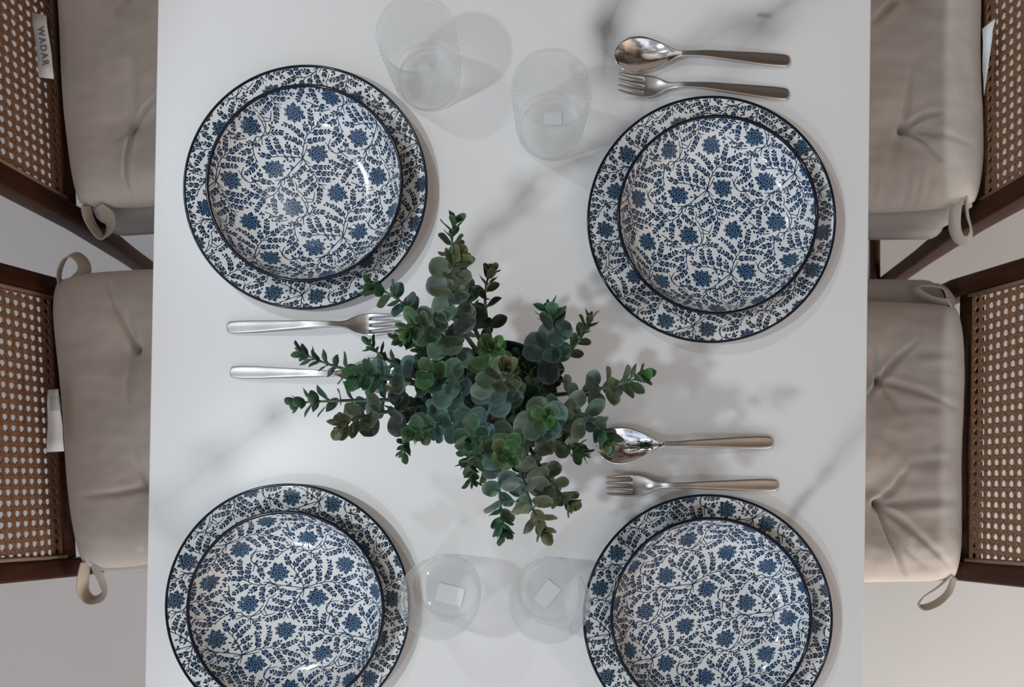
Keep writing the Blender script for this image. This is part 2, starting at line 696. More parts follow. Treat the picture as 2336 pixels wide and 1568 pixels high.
def chair(x, y, rz, label, stretcher_x=None, group='cane backed dining chairs'):
    """origin on the floor below the seat centre; back towards local -x, front towards +x"""
    root = empty('dining_chair', (x, y, 0), rz)
    tag(root, label, 'chair', group)
    xb = -0.215                       # back posts at seat level
    top = 0.86
    lean, taper = 0.12, 0.055
    for s in (-1, 1):
        pts, wx, wy = [], [], []
        for z in (0.0, 0.1, 0.25, 0.38, 0.44, 0.50, 0.60, 0.72, 0.80, top):
            if z < 0.42:
                px = xb - 0.10 * (0.42 - z)
                py = s * (HWC - 0.014)
            else:
                px = xb - lean * (z - 0.42)
                py = s * (HWC - 0.014 - taper * (z - 0.42))
            pts.append((px, py, z))
            wx.append(0.036 if z > .3 else 0.030)
            wy.append(0.028 if z > .3 else 0.025)
        v, f = bar(pts, wx, wy, 0.005)
        mesh('rear_leg', v, f, M_wood, root)
        v, f = bar([(0.20, s * (HWC - 0.02), 0), (0.195, s * (HWC - 0.02), 0.43)], [0.024, 0.034], [0.024, 0.034], 0.006)
        mesh('front_leg', v, f, M_wood, root)
        v, f = beam((xb + .01, s * (HWC - 0.035), 0.385), (0.19, s * (HWC - 0.035), 0.385), 0.022, 0.035)
        mesh('side_rail', v, f, M_wood, root)
    v, f = beam((0.195, -HWC + .02, 0.385), (0.195, HWC - .02, 0.385), 0.022, 0.035)
    mesh('front_rail', v, f, M_wood, root)
    v, f = beam((xb - .002, -HWC + .02, 0.385), (xb - .002, HWC - .02, 0.385), 0.022, 0.035)
    mesh('rear_rail', v, f, M_wood, root)
    if stretcher_x is not None:
        v, f = beam((stretcher_x, -HWC + .02, 0.06), (stretcher_x, HWC - .02, 0.06), 0.014, 0.022)
        mesh('rear_stretcher', v, f, M_wood, root)
    wt_ = HWC - 0.028
    ztop = 0.81

    def P(s, z, dx=0):
        return (xb - lean * (z - 0.42) + dx, s * (HWC - 0.028 - taper * (z - 0.42)), z)
    v, f = beam(P(-1, top - .02), P(1, top - .02), 0.03, 0.05)
    mesh('top_rail', v, f, M_wood, root)
    v, f = beam(P(-1, 0.465), P(1, 0.465), 0.022, 0.03)
    mesh('lower_rail', v, f, M_wood, root)
    # pale spline holding the cane, along both posts
    for s in (-1, 1):
        a, c = P(s, 0.48, .014), P(s, ztop, .014)
        v, f = beam((a[0], a[1] - s * .003, a[2]), (c[0], c[1] - s * .003, c[2]), 0.005, 0.005, 0.0015)
        mesh('cane_spline', v, f, M_spline, root)
    z0 = 0.482
    w0 = 2 * (HWC - 0.028 - taper * (z0 - .42)) - 0.008
    w1 = 2 * (HWC - 0.028 - taper * (ztop - .42)) - 0.008
    nl = math.sqrt(1 + lean * lean)
    cane(w0, w1, (ztop - z0) * nl, root,
         lambda a, u, o: (xb - lean * (z0 - .42) + 0.010 - lean * u / nl + o / nl, a, z0 + u / nl + o * lean / nl))
    # solid edge strip of densely woven cane next to the spline
    for s in (-1, 1):
        a, c = P(s, z0, .0085), P(s, ztop, .0085)
        k = 0.0065
        v = [(a[0], a[1] - s * .002, a[2]), (a[0], a[1] - s * k, a[2]), (c[0], c[1] - s * k, c[2]), (c[0], c[1] - s * .002, c[2])]
        v += [(p[0] - .002, p[1], p[2]) for p in v]
        mesh('cane_border', v, BOXF, M_cane, root, smooth=False)
    # upholstered seat
    v, f = seat_pad(0.202, 0.222, 0.064)
    mesh('upholstered_seat', v, f, M_seat, root, loc=(0.012, 0, 0.4035))
    return root


def seat_pad(hx, hy, th_):
    rings = []
    prof = [(0.0, 0.0), (0.004, -0.0), (0.0, 0.012), (-0.001, 0.30), (0.0, 0.62), (-0.006, 0.86), (-0.016, 0.97), (-0.04, 1.0), (-0.10, 1.02)]
    for (d, z) in prof:
        ring = []
        rc = 0.03
        for sx, sy, a0 in ((1, 1, 0), (-1, 1, 90), (-1, -1, 180), (1, -1, 270)):
            for k in range(6):
                an = math.radians(a0 + k * 18)
                ring.append((sx * (hx + d - rc) + rc * math.cos(an), sy * (hy + d - rc) + rc * math.sin(an), z * th_))
        rings.append(ring)
    return loft(rings)


CH = {
    'TL': (-0.492, 0.620, math.radians(3.0), 'cane backed walnut chair at the far left, its cushion tag lettered in grey'),
    'BL': (-0.490, 0.092, math.radians(3.0), 'cane backed walnut chair at the near left, opposite the plate by the hidden spoon'),
    'TR': (0.437, 0.599, math.radians(180), 'cane backed walnut chair at the far right, thin white tag beside its cushion'),
    'BR': (0.415, 0.082, math.radians(179), 'cane backed walnut chair at the near right, seat cushion deeply creased around two buttons'),
}
for k, (x, y, rz, lab) in CH.items():
    chair(x, y, rz, lab, -0.231 if k == 'TR' else None)


# ------------------------------------------------------------------ seat cushions
def seg_d(px, py, a, b_):
    ax, ay = a
    bx, by = b_
    dx, dy = bx - ax, by - ay
    L2 = dx * dx + dy * dy
    tt = np.clip(((px - ax) * dx + (py - ay) * dy) / L2, 0, 1)
    return np.hypot(px - ax - tt * dx, py - ay - tt * dy), tt


def cushion(name, cen, rz, hx, hy, buttons, creases, label, seed, wrinkle=0.0012, pleats=None):
    """thick tufted pad; buttons / creases given as photo pixels on the visible face"""
    root = empty(name, (cen[0], cen[1], 0.4745), rz)
    tag(root, label, 'cushion', 'tufted seat cushions')
    Mi = (Matrix.Translation(root.location) @ Matrix.Rotation(rz, 4, 'Z')).inverted()

    def loc(p):
        q = Mi @ at(p[0], p[1], 0.525)
        return (q.x, q.y)
    N = 250
    g_ = np.linspace(-1, 1, N)
    U, Vv = np.meshgrid(g_, g_, indexing='ij')
    # finer spacing at the border so the side rolls smoothly
    U = np.sin(U * PI / 2 * 0.93) / math.sin(PI / 2 * 0.93)
    Vv = np.sin(Vv * PI / 2 * 0.93) / math.sin(PI / 2 * 0.93)
    rs = 1.0 / (1 + 0.045 * (U ** 6) * (Vv ** 6))
    bow = 1 + 0.0 * U
    X = hx * U * rs * (1 - 0.035 * (1 - np.abs(Vv)) * 0 + 0.007 * np.cos(Vv * 5 + seed))
    Y = hy * Vv * rs * (1 + 0.012 * np.cos(U * 4.2 + seed * 1.7))
    edge = (np.clip(1 - np.abs(U) ** 7, 0, 1) ** 0.5) * (np.clip(1 - np.abs(Vv) ** 7, 0, 1) ** 0.5)
    Tm = 0.052
    Z = Tm * (0.30 + 0.70 * edge)
    crown = 0.006 * (1 - U ** 2) * (1 - Vv ** 2)
    Z += crown
    bl = []
    for bp in buttons:
        bx, by = loc(bp)
        bl.append((bx, by))
    full = list(bl)
    # the pair of buttons hidden under the table, mirrored
    for (bx, by) in bl:
        if abs(bx) > 0.03:
            full.append((-bx, by))
    for (bx, by) in full:
        d = np.hypot(X - bx, Y - by)
        Z -= 0.008 * np.exp(-(d / 0.012) ** 2) + 0.011 * np.exp(-(d / 0.045) ** 2)
    for c in creases:
        pts, w, dep = c[0], c[1] * .68, c[2] * 1.15
        P_ = [loc(p) for p in pts]
        D = None
        nS = len(P_) - 1
        for k in range(nS):
            dd, tt = seg_d(X, Y, P_[k], P_[k + 1])
            ss = (k + tt) / nS
            if D is None:
                D, SS = dd, ss
            else:
                SS = np.where(dd < D, ss, SS)
                D = np.minimum(D, dd)
        fade = dep * 1.5 * (1 - 0.85 * SS ** 1.5)
        Z -= fade * np.exp(-(D / w) ** 2) * edge
        Z += fade * 0.22 * np.exp(-((D - 2.4 * w) / (1.8 * w)) ** 2) * edge
    if pleats:
        for (p0, p1, npl, dep, reach) in pleats:
            a, b_ = loc(p0), loc(p1)
            dx, dy = b_[0] - a[0], b_[1] - a[1]
            L = math.hypot(dx, dy)
            s_ = ((X - a[0]) * dx + (Y - a[1]) * dy) / L
            dn = np.abs((X - a[0]) * dy - (Y - a[1]) * dx) / L
            m_ = np.clip(s_ / L * 8, 0, 1) * np.clip((L - s_) / L * 8, 0, 1)
            Z += dep * np.cos(s_ / L * npl * 2 * PI + 1.5 * np.sin(s_ * 90)) * np.exp(-(dn / reach) ** 2) * m_ * edge
    wr = np.zeros_like(X)
    for i in range(N):
        for j in range(N):
            wr[i, j] = noise.noise(Vector((X[i, j] * 14 + seed * 7, Y[i, j] * 22, seed))) + 0.5 * noise.noise(Vector((X[i, j] * 40 + seed, Y[i, j] * 55, 3 + seed)))
    Z += wr * wrinkle * 1.6 * edge
    verts = []
    for i in range(N):
        for j in range(N):
            verts.append((X[i, j], Y[i, j], Z[i, j]))
    nb = len(verts)
    for i in range(N):
        for j in range(N):
            zb = Tm * 0.26 * (1 - edge[i, j])
            verts.append((X[i, j], Y[i, j], zb))
    F = []
    for i in range(N - 1):
        for j in range(N - 1):
            a = i * N + j
            F.append((a, a + N, a + N + 1, a + 1))
            F.append((nb + a, nb + a + 1, nb + a + N + 1, nb + a + N))
    per = [i * N for i in range(N)] + [(N - 1) * N + j for j in range(1, N)] + [i * N + N - 1 for i in range(N - 2, -1, -1)] + [j for j in range(N - 2, 0, -1)]
    for k in range(len(per)):
        a, b_ = per[k], per[(k + 1) % len(per)]
        F.append((b_, a, nb + a, nb + b_))
    mesh('cushion_cover', verts, F, M_cushion, root)
    for (bx, by) in full:
        i = int(np.argmin(np.hypot(X - bx, Y - by)))
        zz = float(Z.flat[i])
        pr = [(0.0001, 0.0062), (0.0030, 0.0058), (0.0052, 0.0042), (0.0062, 0.002), (0.0058, -0.003)]
        v, f = lathe(pr, 20)
        mesh('button', v, f, M_cushion, root, loc=(bx, by, zz + .0015))
    return root, Mi


def ribbon(name, pts, widths, parent, Mi, th_=0.0016, mat=None, n=48):
    """tape through (px, py, z, tilt): tilt 0 stands on edge, 1 lies flat"""
    P_ = [at(p[0], p[1], p[2]) for p in pts]
    tl = [p[3] for p in pts]
    m_ = len(P_)
    cs, ts, ws = [], [], []
    for k in range(n + 1):
        u = k / n * (m_ - 1)
        i = min(int(u), m_ - 2)
        s = u - i
        p0, p1, p2, p3 = P_[max(i - 1, 0)], P_[i], P_[i + 1], P_[min(i + 2, m_ - 1)]
        c = 0.5 * ((2 * p1) + (p2 - p0) * s + (2 * p0 - 5 * p1 + 4 * p2 - p3) * s * s + (3 * p1 - p0 - 3 * p2 + p3) * s ** 3)
        cs.append(c)
        ts.append(tl[i] * (1 - s) + tl[i + 1] * s)
        ws.append(widths[i] * (1 - s) + widths[i + 1] * s)
    V = []
    for k, c in enumerate(cs):
        d = (cs[min(k + 1, n)] - cs[max(k - 1, 0)]).normalized()
        up = Vector((0, 0, 1))
        side = d.cross(up).normalized()
        wdir = (up * (1 - ts[k]) + side * ts[k]).normalized()
        wdir = (wdir - d * wdir.dot(d)).normalized()
        nn = d.cross(wdir).normalized()
        a = wdir * ws[k] / 2
        q = nn * th_ / 2
        for e in (a + q, a * 0.9 + q * 1.6, -a * 0.9 + q * 1.6, -a + q, -a - q, -a * 0.9 - q * 1.6, a * 0.9 - q * 1.6, a - q):
            V.append(Mi @ (c + e))
    secs = [V[i * 8:(i + 1) * 8] for i in range(n + 1)]
    v, f = loft(secs)
    return mesh(name, v, f, mat or M_tie, parent)


def care_tag(corners, zs, parent, Mi, name='care_tag'):
    top_ = [Mi @ at(p[0], p[1], z) for p, z in zip(corners, zs)]
    nx = 5
    V = []
    for i in range(nx + 1):
        for j in range(2):
            a = top_[0].lerp(top_[3], i / nx) if j == 0 else top_[1].lerp(top_[2], i / nx)
            V.append(a + Vector((0, 0, 0.0012 * math.sin(i * 1.7))))
    F = [(2 * i, 2 * i + 1, 2 * i + 3, 2 * i + 2) for i in range(nx)]
    o = mesh(name, V, F, M_tag, parent)
    sm = o.modifiers.new('thick', 'SOLIDIFY')
    sm.thickness = 0.0007
    sm.offset = 0
    return o


cTL, MTL = cushion('seat_cushion', (-0.486, 0.616), math.radians(4.5), 0.203, 0.205, [(302, 284), (302, -30)],
    [([(300, 284), (290, 340), (283, 400), (285, 478)], .004, .0055), ([(300, 284), (330, 250), (362, 222)], .004, .0045),
     ([(300, 284), (262, 318)], .005, .003), ([(300, 284), (308, 200), (300, 90)], .009, .002), ([(302, -30), (272, 20), (268, 60)], .006, .004)],
    'beige tufted cushion on the far left chair, its back edge against a lettered tag', 1.0)
cBL, MBL = cushion('seat_cushion', (-0.486, 0.103), math.radians(5.5), 0.199, 0.214, [(308, 797), (334, 1110)],
    [([(308, 797), (285, 745), (262, 700), (243, 640)], .0045, .005), ([(308, 797), (298, 745), (290, 715)], .005, .0035),
     ([(308, 797), (300, 860), (296, 910)], .007, .0032), ([(334, 1110), (270, 1124), (190, 1132)], .006, .0028),
     ([(334, 1110), (318, 1075), (304, 1045)], .006, .003), ([(318, 1260), (330, 1300)], .006, .002)],
    'smooth beige tufted cushion on the near left chair, loop tie curling at its far corner', 2.0)
cTR, MTR = cushion('seat_cushion', (0.432, 0.594), math.radians(0.5), 0.205, 0.205, [(2064, 290), (2080, -20)],
    [([(2064, 290), (2110, 262), (2150, 255)], .0045, .0045), ([(2064, 290), (2110, 320), (2147, 362)], .0045, .005),
     ([(2064, 290), (2070, 220), (2076, 150)], .006, .0035), ([(2064, 290), (2150, 305), (2232, 330)], .008, .003),
     ([(2045, 0), (2015, 30), (1990, 55)], .006, .006), ([(2064, 290), (2040, 340), (2030, 400)], .009, .002)],
    'wrinkled beige tufted cushion on the far right chair, pleats gathered along its near edge', 3.0, 0.0018,
    pleats=[((1985, 470), (2180, 470), 6, .0030, .035)])
cBR, MBR = cushion('seat_cushion', (0.408, 0.059), math.radians(-1), 0.200, 0.202, [(2008, 868), (2003, 1150)],
    [([(2008, 868), (2052, 815), (2092, 778)], .005, .0045), ([(2008, 868), (1992, 790), (1978, 740)], .005, .004),
     ([(2008, 868), (1982, 905)], .004, .005), ([(2008, 868), (2100, 895), (2190, 930)], .006, .0042),
     ([(2008, 868), (2036, 905), (2052, 940)], .007, .003),
     ([(2003, 1150), (2040, 1115), (2075, 1060)], .006, .0035), ([(2003, 1150), (2060, 1150), (2115, 1140)], .006, .003),
     ([(2003, 1150), (2030, 1230), (2056, 1290), (2078, 1325)], .0045, .0065),
     ([(2003, 1150), (2070, 1200), (2140, 1260), (2178, 1295)], .006, .005),
     ([(2003, 1150), (2065, 1250), (2130, 1305)], .007, .003)],
    'heavily creased beige tufted cushion on the near right chair', 4.0, 0.0022,
    pleats=[((2120, 700), (2150, 1290), 9, .0013, .03)])

# tape loops at the cushion corners
ribbon('tie_loop', [(138, 660, .50, .2), (135, 625, .495, .2), (148, 592, .49, .3), (170, 582, .49, .45), (190, 600, .49, .5), (190, 625, .49, .55), (165, 650, .495, .5), (150, 668, .50, .4)],
       [.016, .016, .016, .018, .018, .018, .018, .016], cBL, MBL)
ribbon('tie_loop', [(196, 1282, .50, .3), (190, 1315, .495, .3), (190, 1350, .48, .3), (208, 1370, .475, .35), (235, 1360, .48, .5), (236, 1335, .485, .6), (222, 1305, .495, .6), (205, 1280, .50, .4)],
       [.016, .018, .018, .020, .022, .022, .020, .016], cBL, MBL)
ribbon('tie_loop', [(196, 470, .50, .3), (203, 500, .495, .3), (222, 532, .49, .3), (238, 540, .485, .4), (252, 520, .485, .6), (248, 495, .49, .7), (225, 470, .50, .5)],
       [.016, .018, .018, .020, .024, .024, .018], cTL, MTL)
ribbon('tie_loop', [(2205, 450, .50, .3), (2207, 490, .495, .3), (2215, 525, .49, .4), (2208, 545, .485, .5), (2190, 547, .485, .5), (2178, 520, .49, .5), (2180, 480, .50, .4), (2190, 455, .50, .3)],
       [.014, .014, .014, .014, .014, .016, .016, .014], cTR, MTR)
ribbon('tie_loop', [(2165, 690, .50, .4), (2130, 684, .495, .3), (2096, 668, .495, .3), (2090, 654, .495, .3), (2110, 650, .495, .3), (2150, 655, .495, .4), (2168, 680, .495, .6), (2170, 700, .50, .5)],
       [.012, .012, .013, .014, .016, .018, .020, .018], cBR, MBR)
ribbon('tie_loop', [(2172, 1312, .50, .2), (2140, 1340, .49, .25), (2108, 1362, .47, .3), (2096, 1380, .465, .3), (2110, 1387, .465, .3), (2140, 1375, .47, .2), (2166, 1350, .48, .1), (2178, 1318, .50, .1)],
       [.012, .012, .013, .015, .016, .016, .014, .012], cBR, MBR)

tgl = care_tag([(73, 28), (105, 36), (124, 181), (90, 177)], [.552, .556, .545, .545], cTL, MTL)
care_tag([(104, 42), (117, 60), (127, 178), (121, 168)], [.541, .537, .532, .534], cTL, MTL, 'dark_backing').data.materials[0] = M_dark
tgb = care_tag([(109, 890), (133, 888), (147, 1030), (107, 1032)], [.552, .548, .545, .552], cBL, MBL)
care_tag([(2241, 66), (2270, 42), (2262, 90), (2244, 218)], [.552, .565, .56, .54], cTR, MTR)


def lettering(txt, p0, p1, size, z, parent, Mi):
    """printed text running from pixel p0 towards p1"""
    cu = bpy.data.curves.new('lettering', 'FONT')
    cu.body = txt
    cu.size = size
    cu.extrude = 0.00012
    cu.offset = size * .035
    cu.space_character = 1.3
    cu.align_x = 'LEFT'
    o = bpy.data.objects.new('lettering_tmp', cu)
    COL.objects.link(o)
    dg = bpy.context.evaluated_depsgraph_get()
    me = bpy.data.meshes.new_from_object(o.evaluated_get(dg))
    bpy.data.objects.remove(o)
    me.materials.clear()
    me.materials.append(M_print)
    a, b_ = at(p0[0], p0[1], z), at(p1[0], p1[1], z)
    ang = math.atan2(b_.y - a.y, b_.x - a.x)
    me.transform(Mi @ Matrix.Translation(a) @ Matrix.Rotation(ang, 4, 'Z'))
    q = bpy.data.objects.new('lettering', me)
    COL.objects.link(q)
    q.parent = parent
    return q


lettering('WADAR', (86, 62), (98, 150), 0.0125, 0.5585, tgl, MTL)
for k in range(5):
    x0 = 114 + k * 5
    lettering('lllllllllllllllllllll'[:18], (x0, 905), (x0 + 4 + k * 1.5, 1012), 0.0030, 0.5545, tgb, MBL)

# ------------------------------------------------------------------ floral print (real thin print on the glaze)
TILE = 2                                             # the print repeats every 2 x 2 flowers
CELL = 4.75                                          # cm between flowers
TS = TILE * CELL
G = 0.035
NG = int(round(TS / G))
rng = random.Random(11)
occ = np.zeros((NG, NG), bool)


def mark(x, y, r):
    k = int(math.ceil(r / G))
    ci, cj = int(x / G), int(y / G)
    for i in range(-k, k + 1):
        for j in range(-k, k + 1):
            if (i * i + j * j) * G * G <= r * r:
                occ[(ci + i) % NG, (cj + j) % NG] = True


def free(pts):
    for (x, y) in pts:
        if occ[int(x / G) % NG, int(y / G) % NG]:
            return False
    return True


tile_shapes = []        # (kind, [(x,y)...]) kind 0 ink, 1 lighter ink


def leaflet(x, y, a, L, w):
    ca, sa = math.cos(a), math.sin(a)
    pr = [(0, 0.10), (.2, .35), (.45, .85), (.65, 1.0), (.85, .7), (1, 0.05), (.85, -.7), (.65, -1.0), (.45, -.85), (.2, -.35), (0, -0.10)]
    return [(x + ca * u * L - sa * v_ * w / 2, y + sa * u * L + ca * v_ * w / 2) for u, v_ in pr]


def stem_poly(pts, w0, w1):
    out_ = []
    n_ = len(pts)
    quads = []
    for i in range(n_):
        a = pts[max(i - 1, 0)]
        b_ = pts[min(i + 1, n_ - 1)]
        d = math.atan2(b_[1] - a[1], b_[0] - a[0])
        w = (w0 + (w1 - w0) * i / max(1, n_ - 1)) / 2
        out_.append(((pts[i][0] - math.sin(d) * w, pts[i][1] + math.cos(d) * w), (pts[i][0] + math.sin(d) * w, pts[i][1] - math.cos(d) * w)))
    for i in range(n_ - 1):
        quads.append([out_[i][0], out_[i][1], out_[i + 1][1], out_[i + 1][0]])
    return quads


def arc_line(cx, cy, pts, w):
    for q in stem_poly([(cx + x, cy + y) for x, y in pts], w, w * .6):
        tile_shapes.append((2, q))


def flower(cx, cy, rot, R):
    """peony: dark scalloped body with pointed petals, pale petal outlines drawn over it"""
    n_ = 10
    out_ = []
    for p in range(n_):
        a = rot + 2 * PI * p / n_
        rr_ = R * rng.uniform(.90, 1.10)
        da = PI / n_
        for (fa, fr) in ((-.98, .70), (-.62, .88), (-.22, .92), (rng.uniform(-.1, .25), 1.06), (.42, .90), (.80, .86)):
            out_.append((cx + rr_ * fr * math.cos(a + fa * da), cy + rr_ * fr * math.sin(a + fa * da)))
    # body as a fan of small wedges so that it follows the curved glaze
    m_ = len(out_)
    for k in range(m_):
        a, b_ = out_[k], out_[(k + 1) % m_]
        mid = lambda p_, q_: (cx + (p_[0] - cx) * q_, cy + (p_[1] - cy) * q_)
        tile_shapes.append((0, [mid(a, .5), a, b_, mid(b_, .5)]))
        tile_shapes.append((0 if k % 5 else 1, [(cx, cy), mid(a, .5), mid(b_, .5)]))
    ox, oy = .10 * R * math.cos(rot + 1), .10 * R * math.sin(rot + 1)
    for (rad, np_, ph, w) in ((.66, 8, .3, .060), (.42, 6, .8, .058), (.20, 4, .1, .052)):
        for p in range(np_):
            a0 = rot + ph + 2 * PI * p / np_
            pts = []
            for q in range(7):
                u = q / 6
                a = a0 + (u * .86) * 2 * PI / np_
                r_ = R * rad * (0.86 + .24 * math.sin(u * PI)) * (1 + .05 * math.sin(p * 2.3))
                pts.append((ox * (1 - rad) + r_ * math.cos(a), oy * (1 - rad) + r_ * math.sin(a)))
            arc_line(cx, cy, pts, w)
    for p in range(n_):
        a = rot + 2 * PI * p / n_
        pts = [(R * q * math.cos(a + .06 * math.sin(q * 6)), R * q * math.sin(a + .06 * math.sin(q * 6))) for q in (.88, .82, .76, .70)]
        arc_line(cx, cy, pts, .05)
        if p % 2:
            for da in (.13, .24):
                pts = [(R * q * math.cos(a + da), R * q * math.sin(a + da)) for q in (.70, .75, .80)]
                arc_line(cx, cy, pts, .026)


FR = 1.10
for i in range(TILE):
    for j in range(TILE):
        cx, cy = (i + .5) * CELL + rng.uniform(-.12, .12), (j + .5) * CELL + rng.uniform(-.12, .12)
        flower(cx, cy, rng.uniform(0, 6), FR)
        mark(cx, cy, FR * 1.03)


def curve(x, y, a, k, L, k2=0.0):
    n_ = max(4, int(L / .11))
    pts = [(x, y)]
    for i in range(n_):
        a += (k + k2 * i / n_) * L / n_
        pts.append((pts[-1][0] + math.cos(a) * L / n_, pts[-1][1] + math.sin(a) * L / n_))
    return pts


def line_free(pts, m_, skip=.22):
    L = 0
    for i, p in enumerate(pts):
        if i:
            L += math.hypot(p[0] - pts[i - 1][0], p[1] - pts[i - 1][1])
        if L < skip:
            continue
        if not free([p, (p[0] + m_, p[1]), (p[0] - m_, p[1]), (p[0], p[1] + m_), (p[0], p[1] - m_)]):
            return False
    return True


def heading(pts, i):
    i = min(i, len(pts) - 2)
    return math.atan2(pts[i + 1][1] - pts[i][1], pts[i + 1][0] - pts[i][0])


def put_sprig(x, y, a, k, L, bare=.30, leafL=.50):
    pts = curve(x, y, a, k, L)
    n_ = len(pts) - 1
    if not line_free(pts, .09, .25):
        return False
    lf = []
    s = bare
    while s < L - .10:
        i = min(int(s / L * n_), n_ - 1)
        d = heading(pts, i)
        q = leafL * (1.0 - .22 * s / L)
        for sd in (1, -1):
            px_, py_ = pts[i]
            if sd < 0:
                i2 = min(i + 1, n_)
                px_, py_ = (pts[i][0] + pts[i2][0]) / 2, (pts[i][1] + pts[i2][1]) / 2
            lf.append((px_, py_, d + sd * .70, q))
        s += .29
    lf.append((pts[-1][0], pts[-1][1], heading(pts, n_ - 1), leafL * .85))
    test = []
    for (lx, ly, la, ll) in lf:
        for u in (.55, .85, 1.06):
            for sg in (-.05, .05):
                test.append((lx + math.cos(la) * ll * u - math.sin(la) * sg, ly + math.sin(la) * ll * u + math.cos(la) * sg))
    if not free(test):
        return False
    for p in pts:
        mark(p[0], p[1], .05)
    for q in stem_poly(pts, .10, .07):
        tile_shapes.append((0, q))
    for (lx, ly, la, ll) in lf:
        tile_shapes.append((0, leaflet(lx + math.cos(la) * .03, ly + math.sin(la) * .03, la, ll - .02, .208)))
        for u in (.3, .5, .7, .9):
            mark(lx + math.cos(la) * ll * u, ly + math.sin(la) * ll * u, .085)
    return True


def vine(x, y, a, k, k2, L, margin):
    pts = curve(x, y, a, k, L, k2)
    if not line_free(pts, margin, .35):
        return None
    for p in pts:
        mark(p[0], p[1], .045)
    for q in stem_poly(pts, .10, .07):
        tile_shapes.append((0, q))
    n_ = len(pts) - 1
    s = .30
    side = rng.choice((-1, 1))
    feet = []
    while s < L - .15:
        i = min(int(s / L * n_), n_ - 1)
        feet.append((i, side))
        side = -side
        s += rng.uniform(.30, .42)
    feet.append((n_, 0))
    for (i, sd) in reversed(feet):
        d = heading(pts, min(i, n_ - 1))
        for LL in (1.9, 1.6, 1.35, 1.1, .9, .7, .5):
            ok = False
            for tr_ in range(8):
                aa = d + sd * rng.uniform(.35, .85)
                if put_sprig(pts[i][0], pts[i][1], aa, sd * rng.uniform(-.15, .55) if sd else rng.uniform(-.4, .4), LL, .34 if LL > .8 else .22):
                    ok = True
                    break
            if ok:
                break
    return pts


ends = []
for it in range(8000):
    fr = it / 8000
    L = rng.uniform(2.6, 3.8) if fr < .25 else rng.uniform(1.5, 2.4) if fr < .6 else rng.uniform(.7, 1.3)
    mg = .28 if fr < .25 else .20 if fr < .6 else .13
    if ends and rng.random() < .75:
        ex, ey, ea = rng.choice(ends)
        a0 = ea + rng.uniform(-1.3, 1.3)
    else:
        ex, ey, a0 = rng.uniform(0, TS), rng.uniform(0, TS), rng.uniform(0, 2 * PI)
        if fr > .5 or not free([(ex, ey)]):
            continue
    r_ = vine(ex, ey, a0, rng.uniform(-.5, .5), rng.uniform(-.5, .5), L, mg)
    if r_:
        ends.append((r_[0][0], r_[0][1], heading(r_, 0) + PI))
        ends.append((r_[len(r_) // 3][0], r_[len(r_) // 3][1], heading(r_, len(r_) // 3)))
        ends.append((r_[-1][0], r_[-1][1], heading(r_, len(r_) - 2)))
for it in range(5000):
    x, y = rng.uniform(0, TS), rng.uniform(0, TS)
    if free([(x, y)]):
        put_sprig(x, y, rng.uniform(0, 2 * PI), rng.uniform(-.6, .6), rng.choice((.9, .7, .5, .35)), .16, .42)


def subdivide_poly(pts, kmax=.22):
    return [pts]


